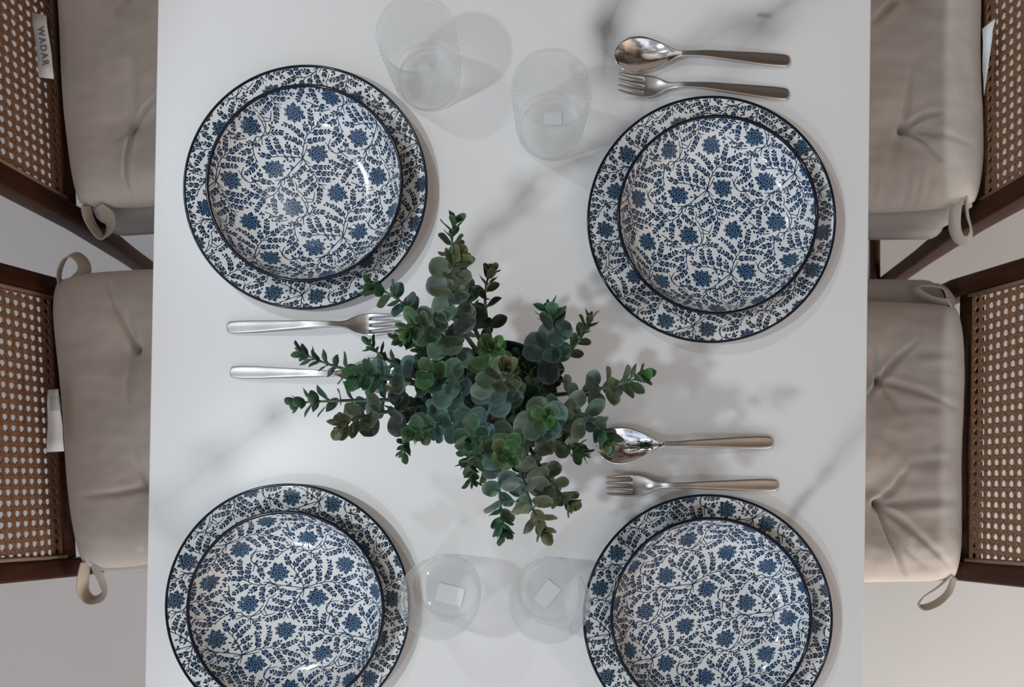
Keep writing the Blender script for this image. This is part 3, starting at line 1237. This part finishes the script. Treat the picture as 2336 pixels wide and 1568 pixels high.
def make_dish(name, prof_in, prof_out, cpx, cz, R, lat, inks, label, group, cat, z_lat, arc):
    """prof_in: inner face from centre to lip; prof_out: lip round to the underside; metres"""
    c = at(cpx[0], cpx[1], cz + prof_in[-1][1])
    # smooth the inner profile
    pr = np.array(prof_in)
    tt = np.linspace(0, len(pr) - 1, (len(pr) - 1) * 6 + 1)

    def cr(arr):
        o_ = []
        for u in tt:
            i = min(int(u), len(arr) - 2)
            s = u - i
            p0, p1, p2, p3 = arr[max(i - 1, 0)], arr[i], arr[i + 1], arr[min(i + 2, len(arr) - 1)]
            o_.append(0.5 * ((2 * p1) + (p2 - p0) * s + (2 * p0 - 5 * p1 + 4 * p2 - p3) * s * s + (3 * p1 - p0 - 3 * p2 + p3) * s ** 3))
        return np.array(o_)
    rr, zz = cr(pr[:, 0]), cr(pr[:, 1])
    rr = np.maximum.accumulate(np.maximum(rr, 0.0002))
    prof = list(zip(rr, zz)) + prof_out
    v, f = lathe(prof, 200)
    nb = len(f)
    v = list(v)
    f = list(f)
    f.append(tuple(reversed(range(200))))
    lastn = len(v)
    f.append(tuple(range(lastn - 200, lastn)))
    mi = [0] * len(f)
    # arc length tables
    ds = np.concatenate([[0], np.cumsum(np.hypot(np.diff(rr), np.diff(zz)))])
    smax = ds[-1] if arc else rr[-1]
    O, A, B = lat
    o0 = at(O[0], O[1], z_lat) - c
    va_ = at(O[0] + A[0], O[1] + A[1], z_lat) - at(O[0], O[1], z_lat)
    vb_ = at(O[0] + B[0], O[1] + B[1], z_lat) - at(O[0], O[1], z_lat)
    Rm = smax
    M2 = np.array([[va_.x, vb_.x], [va_.y, vb_.y]])
    Mi2 = np.linalg.inv(M2)
    # tiles covering the dish
    uv = [Mi2 @ (np.array([sx * Rm * 1.45, sy * Rm * 1.45]) - np.array([o0.x, o0.y])) for sx in (-1, 1) for sy in (-1, 1)]
    u0, u1 = min(q[0] for q in uv), max(q[0] for q in uv)
    w0, w1 = min(q[1] for q in uv), max(q[1] for q in uv)
    rmin = 0.0 if name == 'pasta_bowl' else 0.058
    lim = smax - 0.0010
    for ti in range(int(math.floor(u0 / TILE)) - 1, int(math.ceil(u1 / TILE)) + 1):
        for tj in range(int(math.floor(w0 / TILE)) - 1, int(math.ceil(w1 / TILE)) + 1):
            for kind, pts in tile_shapes:
                P_ = []
                cx = sum(p[0] for p in pts) / len(pts) / CELL - .5 + ti * TILE
                cy = sum(p[1] for p in pts) / len(pts) / CELL - .5 + tj * TILE
                X0 = o0.x + va_.x * cx + vb_.x * cy
                Y0 = o0.y + va_.y * cx + vb_.y * cy
                rc_ = math.hypot(X0, Y0)
                if rc_ > lim + 0.001 or rc_ < rmin:
                    continue
                for (x, y) in pts:
                    u_, w_ = x / CELL - .5 + ti * TILE, y / CELL - .5 + tj * TILE
                    X = o0.x + va_.x * u_ + vb_.x * w_
                    Y = o0.y + va_.y * u_ + vb_.y * w_
                    s_ = math.hypot(X, Y)
                    sc = min(s_, lim)
                    r_ = float(np.interp(sc, ds, rr)) if arc else sc
                    z_ = float(np.interp(r_, rr, zz))
                    P_.append((X / max(s_, 1e-6) * r_, Y / max(s_, 1e-6) * r_, z_))
                # lift along the local normal
                r_ = float(np.interp(min(rc_, lim), ds, rr)) if arc else rc_
                dz = (np.interp(r_ + .0008, rr, zz) - np.interp(r_ - .0008, rr, zz)) / .0016
                nl = math.hypot(1, dz)
                e = 0.00014 if kind < 2 else 0.00024
                nx_, nz_ = -dz / nl * e, e / nl
                th2 = math.atan2(Y0, X0)
                b0 = len(v)
                v += [(p[0] + nx_ * math.cos(th2), p[1] + nx_ * math.sin(th2), p[2] + nz_) for p in P_]
                n_ = len(P_)
                area = sum(P_[i][0] * P_[(i + 1) % n_][1] - P_[(i + 1) % n_][0] * P_[i][1] for i in range(n_))
                idx = list(range(b0, b0 + n_))
                if area < 0:
                    idx.reverse()
                f.append(tuple(idx))
                mi.append(1 + kind)
    o = mesh(name, v, f, [M_white, inks[0], inks[1], M_line], smooth=True, mi=mi, loc=(c.x, c.y, cz))
    # smooth only the dish body
    sm = [True] * nb + [False] * (len(f) - nb)
    o.data.polygons.foreach_set('use_smooth', sm)
    tag(o, label, cat, group)
    # dark painted lip
    R_, zr = rr[-1], zz[-1]
    Rm_ = (rr[-1] + prof_out[0][0]) / 2
    lp = []
    bw = .0018 if name == 'pasta_bowl' else .0014
    for k in range(13):
        a = 2 * PI * k / 12
        lp.append((Rm_ + bw * math.cos(a), zr + bw * 1.0 * math.sin(a)))
    v, f = lathe(lp, 200)
    mesh('rim_band', v, f, M_band, o)
    return o


PL_IN = [(0.0, .006), (.03, .006), (.06, .006), (.082, .0066), (.095, .0085), (.108, .0125), (.120, .0165), (.1335, .0205)]
PL_OUT = [(.1345, .0205), (.1345, .0198), (.121, .0135), (.108, .0090), (.095, .0045), (.088, .0022), (.086, 0.0), (.083, 0.0), (.081, .0018), (.04, .0020), (.0005, .0020)]
BW_IN = [(0.0, .0065), (.02, .0065), (.045, .0067), (.062, .0075), (.076, .0105), (.087, .0165), (.095, .0245), (.1005, .0330), (.1040, .0400)]
BW_OUT = [(.1052, .0400), (.1052, .0392), (.1020, .031), (.0965, .0225), (.0885, .0135), (.078, .0070), (.066, .0032), (.058, .0024), (.057, 0.0), (.054, 0.0), (.053, .0022), (.02, .0024), (.0005, .0024)]

plates = [((696, 427), 281.5, ((624, 668), (96, 8), (-18, 90)), 'large floral plate at the far left, under a bowl, beside the farthest glass'),
          ((1622.5, 500.5), 284.5, ((1519, 732), (94, 19), (-25, 86)), 'large floral plate at the far right, under a bowl, just below two dark toned utensils'),
          ((655.5, 1385), 281.5, ((665, 1134), (93, 17), (-26, 91)), 'large floral plate at the near left, cut by the frame, glass overlapping its rim'),
          ((1614, 1412), 284, ((1658.6, 1163), (89, 33), (-37, 83)), 'large floral plate at the near right, cut by the frame, just below a fork')]
bowls = [((694, 417.5), 222.5, ((625.7, 385.8), (97.8, -33.9), (46, 89)), 'blue floral bowl on the far left plate, bright window glints on its left wall'),
         ((1637, 490), 225, ((1548, 445), (98.7, -14.5), (26.8, 95)), 'blue floral bowl on the far right plate below the dark spoon'),
         ((651, 1393), 223, ((636, 1306.5), (85, 57), (-69, 75)), 'blue floral bowl on the near left plate, bottom cut by the frame'),
         ((1622, 1410), 225, ((1520, 1314), (91, 31), (-47, 84)), 'blue floral bowl on the near right plate, bottom cut by the frame')]
for (c, rp, lat, lab) in plates:
    make_dish('dinner_plate', PL_IN, PL_OUT, c, ZT + .0004, rp, lat, (M_ink_p, M_ink_p2), lab, 'blue floral dinner plates', 'plate', ZT + .018, False)
for (c, rp, lat, lab) in bowls:
    make_dish('pasta_bowl', BW_IN, BW_OUT, c, ZT + .0070, rp, lat, (M_ink_b, M_ink_b2), lab, 'blue floral pasta bowls', 'bowl', ZT + .014, True)


# ------------------------------------------------------------------ drinking glasses
def glass_mesh():
    n = 288
    prof = []                                 # outer from bottom up, then inner down
    Hh = .095
    R0, R1 = .0365, .0408
    outer = [(.002, .0016), (.028, .0016), (.0318, .0), (.0335, .0006)]
    for k in range(62):
        z = .002 + (Hh - .003) * k / 61
        r = R0 + (R1 - R0) * (z / Hh) ** 0.8
        if z < .008:
            r -= .0035 * (1 - (z - .002) / .006) ** 2
        outer.append((r, z))
    outer += [(R1 + .0002, Hh - .0006), (R1 - .0004, Hh), (R1 - .0016, Hh), (R1 - .0022, Hh - .0008)]
    inner = []
    for k in range(20):
        z = Hh - .002 - (Hh - .002 - .016) * k / 19
        r = R0 + (R1 - R0) * (z / Hh) ** 0.8 - .0026
        inner.append((r, z))
    inner += [(.0325, .0125), (.030, .0105), (.027, .0098), (.015, .0095), (.0003, .0094)]

    def fo(r, z, a):
        if r < R0 - .004 or z > Hh - .003:
            return r
        if z < .017:                       # fluted foot
            k = min(1, max(0, (z - .001) / .003)) * min(1, (.017 - z) / .003)
            return r + .0013 * k * abs(math.cos(a * 36))
        row = (z - .018) / .0046
        ph = (int(row) % 2) * .5
        dz = (row - int(row) - .5) * 2
        u = (a * 54 / (2 * PI) + ph) % 1
        du = (u - .5) * 2
        d = math.hypot(du * 1.05, dz * 1.05)
        env = 1 if z < .084 else 0
        return r + .0009 * env * max(0, 1 - d * d)
    v, f = [], []
    allp = outer + inner
    no = len(outer)
    for i, (r, z) in enumerate(allp):
        for j in range(n):
            a = 2 * PI * j / n
            rr_ = fo(r, z, a) if 3 < i < no - 4 else r
            if i >= no and .012 < z < .02:
                rr_ -= .0009 * abs(math.cos(a * 36))
            v.append((rr_ * math.cos(a), rr_ * math.sin(a), z))
    for i in range(len(allp) - 1):
        for j in range(n):
            p, q = i * n + j, i * n + (j + 1) % n
            f.append((p, q, q + n, p + n))
    f.append(tuple(reversed(range(n))))
    f.append(tuple(range((len(allp) - 1) * n, len(allp) * n)))
    return v, f


gv, gf = glass_mesh()
glasses = [((949, 76), (968, 158, 30, 22, 25), 'clear beaded tumbler cut by the top edge of the photo, nearest the far left plate'),
           ((1259, 201), (1261, 272, 41, 29, 3), 'clear beaded tumbler left of the far right plate, small square paper label in its base'),
           ((1000, 1368), (1027, 1357, 62, 42, -14), 'clear beaded tumbler overlapping the near left plate, wide tilted paper label in its base'),
           ((1254, 1376), (1248, 1355, 56, 38, 50), 'clear beaded tumbler touching the near right plate rim, paper label turned diagonal in its base')]
gl0 = None
for (c, st, lab) in glasses:
    p = at(c[0], c[1], ZT + .095)
    if gl0 is None:
        o = gl0 = mesh('drinking_glass', gv, gf, M_glass)
    else:
        o = gl0.copy()
        COL.objects.link(o)
    o.location = (p.x, p.y, ZT + .0003)
    tag(o, lab, 'glass', 'beaded glass tumblers')
    q = at(st[0], st[1], ZT)
    w, h = st[2] / 2040 / 2, st[3] / 2040 / 2
    v = [(-w, -h, 0), (w, -h, 0), (w, h, 0), (-w, h, 0), (-w, -h, .0003), (w, -h, .0003), (w, h, .0003), (-w, h, .0003)]
    s = mesh('paper_label', v, BOXF, M_paper, o, smooth=False, loc=(q.x - p.x, q.y - p.y, .0004))
    s.rotation_euler.z = math.radians(st[4])


# ------------------------------------------------------------------ cutlery
def interp(tab, x):
    xs = [a for a, _ in tab]
    ys = [b_ for _, b_ in tab]
    i = 0
    while i < len(xs) - 2 and x > xs[i + 1]:
        i += 1
    s = min(1, max(0, (x - xs[i]) / (xs[i + 1] - xs[i])))

    def sl_(k):
        if k <= 0 or k >= len(xs) - 1:
            k2 = min(max(k, 0), len(xs) - 1)
            if k2 == 0:
                return (ys[1] - ys[0]) / (xs[1] - xs[0])
            return (ys[-1] - ys[-2]) / (xs[-1] - xs[-2])
        a, b_ = (ys[k] - ys[k - 1]) / (xs[k] - xs[k - 1]), (ys[k + 1] - ys[k]) / (xs[k + 1] - xs[k])
        return 0 if a * b_ <= 0 else 2 * a * b_ / (a + b_)
    h = xs[i + 1] - xs[i]
    m0, m1 = sl_(i) * h, sl_(i + 1) * h
    return (2 * s ** 3 - 3 * s * s + 1) * ys[i] + (s ** 3 - 2 * s * s + s) * m0 + (-2 * s ** 3 + 3 * s * s) * ys[i + 1] + (s ** 3 - s * s) * m1


def strip_mesh(xs, wfun, zfun, nv=12, th_=0.0022, caps=(True, True)):
    V, F = [], []
    tfn = th_ if callable(th_) else (lambda x: th_)
    for x in xs:
        lo, hi = wfun(x)
        th_ = tfn(x)
        for side in (0, 1):
            for k in range(nv + 1):
                y = lo + (hi - lo) * k / nv
                e = abs(2 * k / nv - 1)
                tk = th_ / 2 * (1 - e ** 6 * .75)
                zc = zfun(x, y)
                V.append((x, y, zc + (tk if side == 0 else -tk)))
    m_ = (nv + 1) * 2
    for i in range(len(xs) - 1):
        for k in range(nv):
            a = i * m_ + k
            F.append((a, a + m_, a + m_ + 1, a + 1))
            b_ = i * m_ + nv + 1 + k
            F.append((b_, b_ + 1, b_ + m_ + 1, b_ + m_))
        a = i * m_
        F.append((a, a + nv + 1, a + m_ + nv + 1, a + m_))
        a = i * m_ + nv
        F.append((a, a + m_, a + m_ + nv + 1, a + nv + 1))
    for i, rev in ((0, False), (len(xs) - 1, True)):
        if not caps[1 if rev else 0]:
            continue
        for k in range(nv):
            a = i * m_ + k
            q = (a, a + 1, a + nv + 2, a + nv + 1)
            F.append(tuple(reversed(q)) if rev else q)
    return V, F


SP_W = [(0, .0030), (.0012, .0052), (.004, .0064), (.015, .0070), (.03, .0068), (.06, .0055), (.09, .0042), (.11, .0033), (.121, .0032), (.128, .0048), (.138, .0098), (.150, .0158), (.160, .0192), (.168, .0205), (.176, .0200), (.184, .0168), (.190, .0118), (.1935, .0066), (.195, .0012)]
SP_Z = [(0, .0030), (.03, .0060), (.07, .0112), (.10, .0145), (.118, .0135), (.130, .0112), (.150, .0095), (.175, .0080), (.195, .0064)]
SP_D = [(0, 0), (.118, 0), (.132, .0012), (.150, .0058), (.165, .0075), (.180, .0055), (.190, .0022), (.195, 0)]
FK_W = [(0, .0030), (.0012, .0052), (.004, .0064), (.015, .0069), (.03, .0066), (.06, .0054), (.09, .0042), (.105, .0034), (.125, .0032), (.135, .0044), (.143, .0082), (.150, .0110), (.156, .0122), (.163, .0125), (.175, .0116), (.191, .0104)]
FK_Z = [(0, .0030), (.03, .0060), (.07, .0112), (.10, .0145), (.118, .0138), (.135, .0088), (.150, .0040), (.160, .0028), (.175, .0058), (.191, .0125)]


def spoon_bowl_z(x, y):
    w = max(.002, interp(SP_W, x))
    d = interp(SP_D, x)
    q = min(1, abs(y) / w)
    k = max(0, min(1, (.135 - x) / .02))
    return interp(SP_Z, x) - d * (1 - q ** 2.2) - k * .0006 * (1 - min(1, abs(y) / .006) ** 2)


def handle_z(tab):
    return lambda x, y: interp(tab, x) - .0006 * (1 - min(1, abs(y) / .006) ** 2)


def lin(a, b_, n):
    return [a + (b_ - a) * i / (n - 1) for i in range(n)]


def make_spoon():
    h = strip_mesh([0, .0006, .0012, .0025, .004] + lin(.008, .121, 30), lambda x: (-interp(SP_W, x), interp(SP_W, x)), spoon_bowl_z, 20, .0022, (True, False))
    bxs = lin(.121, .190, 46) + [.1915, .1928, .1938, .1945, .195]
    b_ = strip_mesh(bxs, lambda x: (-interp(SP_W, x), interp(SP_W, x)), spoon_bowl_z, 20, lambda x: .0022 - .0008 * min(1, max(0, (x - .121) / .02)), (False, True))
    return h, b_


def make_fork():
    zf = handle_z(FK_Z)
    h = strip_mesh([0, .0006, .0012, .0025, .004] + lin(.008, .128, 30), lambda x: (-interp(FK_W, x), interp(FK_W, x)), zf, 16, .0022, (True, False))
    head = strip_mesh(lin(.128, .1605, 16), lambda x: (-interp(FK_W, x), interp(FK_W, x)), lambda x, y: interp(FK_Z, x) + 18 * y * y * min(1, max(0, (x - .128) / .012)) - .0006 * (1 - min(1, abs(y) / .006) ** 2) * max(0, min(1, (.140 - x) / .012)), 16, lambda x: .0022 - .0004 * min(1, (x - .128) / .02), (False, False))
    parts = [head]
    for k in range(4):
        def wf(x, k=k):
            w = interp(FK_W, x)
            s = max(0, (x - .1605) / .0305)
            gap = .0021 + .0014 * s
            if x < .1625:
                gap *= max(0.15, (x - .1600) / .0025)
            tw = (2 * w - 3 * gap) / 4
            lo = -w + k * (tw + gap)
            hi = lo + tw
            if x > .187:
                q = (x - .187) / .004
                c = (lo + hi) / 2
                hh = (hi - lo) / 2 * math.sqrt(max(0.04, 1 - q * q))
                lo, hi = c - hh, c + hh
            return lo, hi
        parts.append(strip_mesh(lin(.1605, .1635, 5) + lin(.166, .187, 10) + [.1885, .1898, .1906, .191], wf, lambda x, y: interp(FK_Z, x) + 18 * y * y, 4, .0018, (False, True)))
    return h, merge(parts)


sp_h, sp_b = make_spoon()
fk_h, fk_b = make_fork()
protos = {}


def place_cutlery(kind, end, tip, label, group):
    a, b_ = at(end[0], end[1], ZT + .004), at(tip[0], tip[1], ZT + .008)
    L = .195 if kind == 'spoon' else .191
    ang = math.atan2(b_.y - a.y, b_.x - a.x)
    ll = math.hypot(b_.y - a.y, b_.x - a.x)
    cx, cy = (a.x + b_.x) / 2 - math.cos(ang) * L / 2, (a.y + b_.y) / 2 - math.sin(ang) * L / 2
    root = empty(kind, (cx, cy, ZT + (.0004 if kind == 'spoon' else .0002)), ang)
    tag(root, label, kind, group)
    if kind not in protos:
        if kind == 'spoon':
            protos[kind] = [mesh('handle', *sp_h, M_satin, root), mesh('spoon_bowl', *sp_b, M_polish, root)]
        else:
            protos[kind] = [mesh('handle', *fk_h, M_satin, root), mesh('tines', *fk_b, M_satin, root)]
    else:
        for p in protos[kind]:
            c = p.copy()
            COL.objects.link(c)
            c.parent = root
    return root


place_cutlery('spoon', (1801, 138), (1402, 124), 'steel spoon at the top right of the table, blue glint in its bowl', 'steel table spoons')
place_cutlery('spoon', (1762, 1009), (1362, 1018), 'steel spoon right of the plant, its bowl tucked under a leaf tip', 'steel table spoons')
place_cutlery('spoon', (523, 849), (920, 858), 'steel spoon at the left with its bowl hidden beneath the plant', 'steel table spoons')
place_cutlery('fork', (1799, 214), (1409, 192), 'dark reflecting steel fork between the top right spoon and the plate', 'steel table forks')
place_cutlery('fork', (1773, 1107), (1383, 1108), 'steel fork lying right of the plant above the near right plate', 'steel table forks')
place_cutlery('fork', (517, 747), (902, 739), 'bright steel fork at the left, tines pointing right towards the plant', 'steel table forks')

# ------------------------------------------------------------------ potted eucalyptus
PC = at(1145, 902, ZT + .10)
plant = empty('potted_eucalyptus', (PC.x, PC.y, ZT))
tag(plant, 'bushy artificial eucalyptus in a dark pot at the table centre', 'plant')
pp = [(.0005, .003), (.036, .003), (.038, .0005), (.041, .002)]
for k in range(30):
    z = .004 + .088 * k / 29
    pp.append((.042 + .011 * (z / .1) + .0007 * math.cos(k * PI), z))
pp += [(.0545, .0935), (.0552, .0965), (.0552, .099), (.0545, .1005), (.0530, .1005), (.0522, .0985), (.0515, .0975), (.0515, .0955), (.0505, .095), (.0505, .093), (.049, .092), (.048, .07)]
v, f = lathe(pp, 96)
mesh('pot', v, f, M_pot, plant)
sv, sf = [], []
for i in range(13):
    for j in range(48):
        r_ = .0485 * i / 12 + .0001
        a = 2 * PI * j / 48
        sv.append((r_ * math.cos(a), r_ * math.sin(a), .079 + .003 * noise.noise(Vector((r_ * 90 * math.cos(a), r_ * 90 * math.sin(a), 0)))))
for i in range(12):
    for j in range(48):
        p, q = i * 48 + j, i * 48 + (j + 1) % 48
        sf.append((p, q, q + 48, p + 48))
mesh('soil', sv, sf, M_soil, plant)

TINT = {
    'green': (0.023, 0.065, 0.025), 'bright': (0.035, 0.081, 0.022), 'olive': (0.064, 0.072, 0.026), 'dark': (0.012, 0.034, 0.018),  # shade of the low inner sprigs is painted into the dark tint
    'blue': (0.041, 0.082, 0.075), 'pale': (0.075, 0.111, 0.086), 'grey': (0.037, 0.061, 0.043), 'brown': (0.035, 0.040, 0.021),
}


def leaf_geo(V, F, Cc, p, d, nrm, L, Wd, col, cup, rnd):
    """one round leaf: p base, d length direction, nrm face normal"""
    s = d.cross(nrm).normalized()
    nrm = s.cross(d).normalized()
    nr, ns = 4, 22
    b0 = len(V)
    pet = 0.10 * L
    cen = p + d * (pet + L * .5)
    tw = rnd.uniform(-.25, .25)
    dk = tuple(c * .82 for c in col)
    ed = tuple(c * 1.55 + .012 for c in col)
    V.append(cen - nrm * cup * L * .18)
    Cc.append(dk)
    for i in range(1, nr + 1):
        q = i / nr
        for j in range(ns):
            a = 2 * PI * j / ns
            u, w = math.cos(a) * q, math.sin(a) * q
            # egg shape: broadest a little beyond the middle, small point at the tip
            wid = w * Wd / 2 * (1 + .12 * u)
            lon = u * L / 2 * (1.0 + (.05 if abs(a) < .01 and i == nr else 0))
            h = cup * L * (.55 * w * w + .30 * u * u - .18) + .035 * L * math.sin(3 * a + tw * 9) * q ** 3
            V.append(cen + d * lon + s * wid + nrm * h + nrm * (tw * wid * .5))
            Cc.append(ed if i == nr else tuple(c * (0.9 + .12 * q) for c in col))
    for j in range(ns):
        F.append((b0, b0 + 1 + j, b0 + 1 + (j + 1) % ns))
        for i in range(nr - 1):
            a = b0 + 1 + i * ns
            F.append((a + j, a + ns + j, a + ns + (j + 1) % ns, a + (j + 1) % ns))
    # petiole
    q0 = len(V)
    for (pt, rr) in ((p, .0011), (p + d * (pet + L * .10), .0006)):
        for k in range(4):
            a = k * PI / 2
            V.append(pt + s * rr * math.cos(a) + nrm * rr * math.sin(a))
            Cc.append(dk)
    for k in range(4):
        F.append((q0 + k, q0 + (k + 1) % 4, q0 + 4 + (k + 1) % 4, q0 + 4 + k))


def sprig(k, tip, tz, ctl, cz, scale, t_low, t_tip, narrow=1.0, start=0.30, root_r=None):
    rnd = random.Random(100 + k)
    O = plant.location
    T_ = at(tip[0], tip[1], ZT + tz) - O
    C_ = at(ctl[0], ctl[1], ZT + cz) - O
    ang = math.atan2(T_.y, T_.x)
    rr_ = (0.028 if root_r is None else root_r) * min(1, math.hypot(T_.x, T_.y) / .06)
    Rt = Vector((rr_ * math.cos(ang), rr_ * math.sin(ang), .078))
    # the curve passes the given pixel half way
    C2 = C_ * 2 - (Rt + T_) * .5 if (C_ - T_).length > .02 else C_
    C2 = C_ * 1.35 - (Rt + T_) * .175

    def B(u):
        return Rt * (1 - u) ** 2 + C2 * 2 * u * (1 - u) + T_ * u * u

    def D(u):
        return ((C2 - Rt) * 2 * (1 - u) + (T_ - C2) * 2 * u).normalized()
    n = 22
    V, F = [], []
    for i in range(n + 1):
        u = i / n
        c, d = B(u), D(u)
        a_ = d.orthogonal().normalized()
        b_ = d.cross(a_)
        r_ = .0021 * (1 - u) + .0006
        for q in range(6):
            an = q * PI / 3
            V.append(c + (a_ * math.cos(an) + b_ * math.sin(an)) * r_)
    for i in range(n):
        for q in range(6):
            a, b2 = i * 6 + q, i * 6 + (q + 1) % 6
            F.append((a, b2, b2 + 6, a + 6))
    st = mesh('sprig', V, F, M_stem, plant)
    # leaves in crossed pairs, smaller and tighter towards the tip
    ln = sum((B((i + 1) / 40) - B(i / 40)).length for i in range(40))
    LV, LF, LC = [], [], []
    sdist = 0.004
    phase = rnd.uniform(0, PI)
    idx = 0
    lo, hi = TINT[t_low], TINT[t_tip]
    while True:
        u = 1 - sdist / ln
        if u < start:
            break
        q = min(1, sdist / .095)                 # 0 at tip .. 1 at large leaves
        c, d = B(u), D(u)
        a_ = d.orthogonal().normalized()
        b_ = d.cross(a_)
        L = scale * (.0115 + .0070 * q) * rnd.uniform(.9, 1.1)
        Wd = L * narrow * (0.70 + .22 * q ** .6) * rnd.uniform(.92, 1.08)
        opn = math.radians(34 + 42 * q ** .7) + rnd.uniform(-.15, .15)
        for sd in (0, PI):
            an = phase + sd + rnd.uniform(-.2, .2)
            out_ = a_ * math.cos(an) + b_ * math.sin(an)
            op = opn + rnd.uniform(-.16, .16)
            dl = (d * math.cos(op) + out_ * math.sin(op)).normalized()
            nr_ = (d * math.sin(op) - out_ * math.cos(op)).normalized()
            nr_ = (nr_ + Vector((rnd.uniform(-.5, .5), rnd.uniform(-.5, .5), rnd.uniform(-.25, .25)))).normalized()
            nr_ = (nr_ - dl * nr_.dot(dl)).normalized()
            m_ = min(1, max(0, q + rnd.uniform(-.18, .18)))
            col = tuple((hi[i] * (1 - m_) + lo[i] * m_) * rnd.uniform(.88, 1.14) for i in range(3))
            if rnd.random() < .10:
                col = tuple(col[i] * .5 + TINT['olive'][i] * .5 for i in range(3))
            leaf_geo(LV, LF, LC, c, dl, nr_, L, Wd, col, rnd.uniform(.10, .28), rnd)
        phase += PI / 2 + rnd.uniform(-.25, .25)
        sdist += scale * (.0092 + .0066 * q) * (1 if idx else .8)
        idx += 1
    # tiny bud leaves at the very tip
    for sd in (0, PI):
        d = D(1)
        a_ = d.orthogonal().normalized()
        b_ = d.cross(a_)
        out_ = a_ * math.cos(phase + sd) + b_ * math.sin(phase + sd)
        dl = (d * .93 + out_ * .36).normalized()
        nr_ = (d * .36 - out_ * .93).normalized()
        leaf_geo(LV, LF, LC, B(1), dl, nr_, scale * .0072, scale * .0030, hi, .1, rnd)
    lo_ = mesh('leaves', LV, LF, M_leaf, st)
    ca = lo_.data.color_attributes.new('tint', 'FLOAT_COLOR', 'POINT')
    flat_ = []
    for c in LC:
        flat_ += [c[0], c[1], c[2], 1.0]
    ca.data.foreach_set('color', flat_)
    return st


SPRIGS = [
    ((1037, 505), .235, (1028, 640), .215, .95, 'grey', 'green'),
    ((1050, 590), .275, (998, 690), .245, 1.18, 'pale', 'olive'),
    ((848, 655), .205, (940, 695), .200, 1.0, 'blue', 'green'),
    ((932, 752), .255, (1000, 735), .235, 1.12, 'pale', 'bright'),
    ((908, 773), .165, (985, 780), .160, .85, 'green', 'green'),
    ((1121, 615), .200, (1096, 705), .185, .95, 'brown', 'brown'),
    ((1075, 660), .150, (1075, 745), .145, .95, 'grey', 'brown'),
    ((1253, 708), .240, (1266, 800), .225, 1.15, 'blue', 'green'),
    ((1345, 728), .195, (1308, 808), .180, .90, 'green', 'olive'),
    ((1468, 858), .235, (1370, 892), .210, 1.0, 'blue', 'bright'),
    ((1392, 1012), .225, (1325, 925), .235, 1.08, 'blue', 'green'),
    ((1330, 1034), .195, (1255, 1000), .185, 1.0, 'grey', 'bright'),
    ((1243, 955), .315, (1235, 960), .215, 1.12, 'blue', 'bright'),
    ((1155, 1038), .300, (1162, 1005), .215, 1.08, 'grey', 'bright'),
    ((1072, 1005), .285, (1085, 965), .215, 1.10, 'blue', 'green'),
    ((1124, 792), .290, (1112, 850), .240, 1.05, 'green', 'bright'),
    ((1152, 845), .310, (1122, 915), .255, 1.15, 'blue', 'olive'),
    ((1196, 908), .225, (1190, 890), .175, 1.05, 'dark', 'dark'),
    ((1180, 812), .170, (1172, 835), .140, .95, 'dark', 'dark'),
    ((982, 852), .285, (1035, 885), .240, 1.12, 'blue', 'bright'),
    ((812, 860), .255, (895, 855), .205, 1.15, 'blue', 'green'),
    ((778, 972), .240, (860, 935), .205, 1.10, 'grey', 'olive'),
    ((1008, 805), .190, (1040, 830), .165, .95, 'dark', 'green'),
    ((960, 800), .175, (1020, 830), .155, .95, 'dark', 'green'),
    ((688, 803), .195, (800, 855), .195, .95, 'blue', 'green'),
    ((676, 920), .180, (800, 912), .175, 1.0, 'blue', 'green'),
    ((846, 787), .160, (905, 845), .165, .95, 'grey', 'green'),
    ((923, 1036), .150, (940, 965), .155, .90, 'grey', 'green'),
    ((942, 988), .245, (1010, 965), .220, 1.05, 'blue', 'bright'),
    ((1076, 1098), .175, (1080, 1020), .175, .90, 'grey', 'green'),
    ((1150, 1218), .205, (1135, 1105), .205, 1.05, 'blue', 'green'),
    ((1240, 1212), .235, (1192, 1110), .220, 1.12, 'pale', 'olive'),
    ((1302, 1152), .215, (1238, 1085), .195, 1.0, 'grey', 'olive'),
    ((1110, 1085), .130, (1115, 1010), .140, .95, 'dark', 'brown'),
    ((1285, 990), .165, (1225, 955), .155, 1.05, 'blue', 'green'),
    ((1265, 865), .160, (1220, 880), .150, 1.05, 'grey', 'olive'),
    ((1000, 925), .200, (1060, 915), .180, 1.10, 'blue', 'grey'),
    ((905, 935), .175, (990, 920), .170, 1.10, 'blue', 'grey'),
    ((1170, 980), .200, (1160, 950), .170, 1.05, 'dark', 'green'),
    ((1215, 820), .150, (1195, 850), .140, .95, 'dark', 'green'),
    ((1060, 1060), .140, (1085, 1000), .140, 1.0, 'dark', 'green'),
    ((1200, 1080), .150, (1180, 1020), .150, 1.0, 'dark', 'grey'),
]
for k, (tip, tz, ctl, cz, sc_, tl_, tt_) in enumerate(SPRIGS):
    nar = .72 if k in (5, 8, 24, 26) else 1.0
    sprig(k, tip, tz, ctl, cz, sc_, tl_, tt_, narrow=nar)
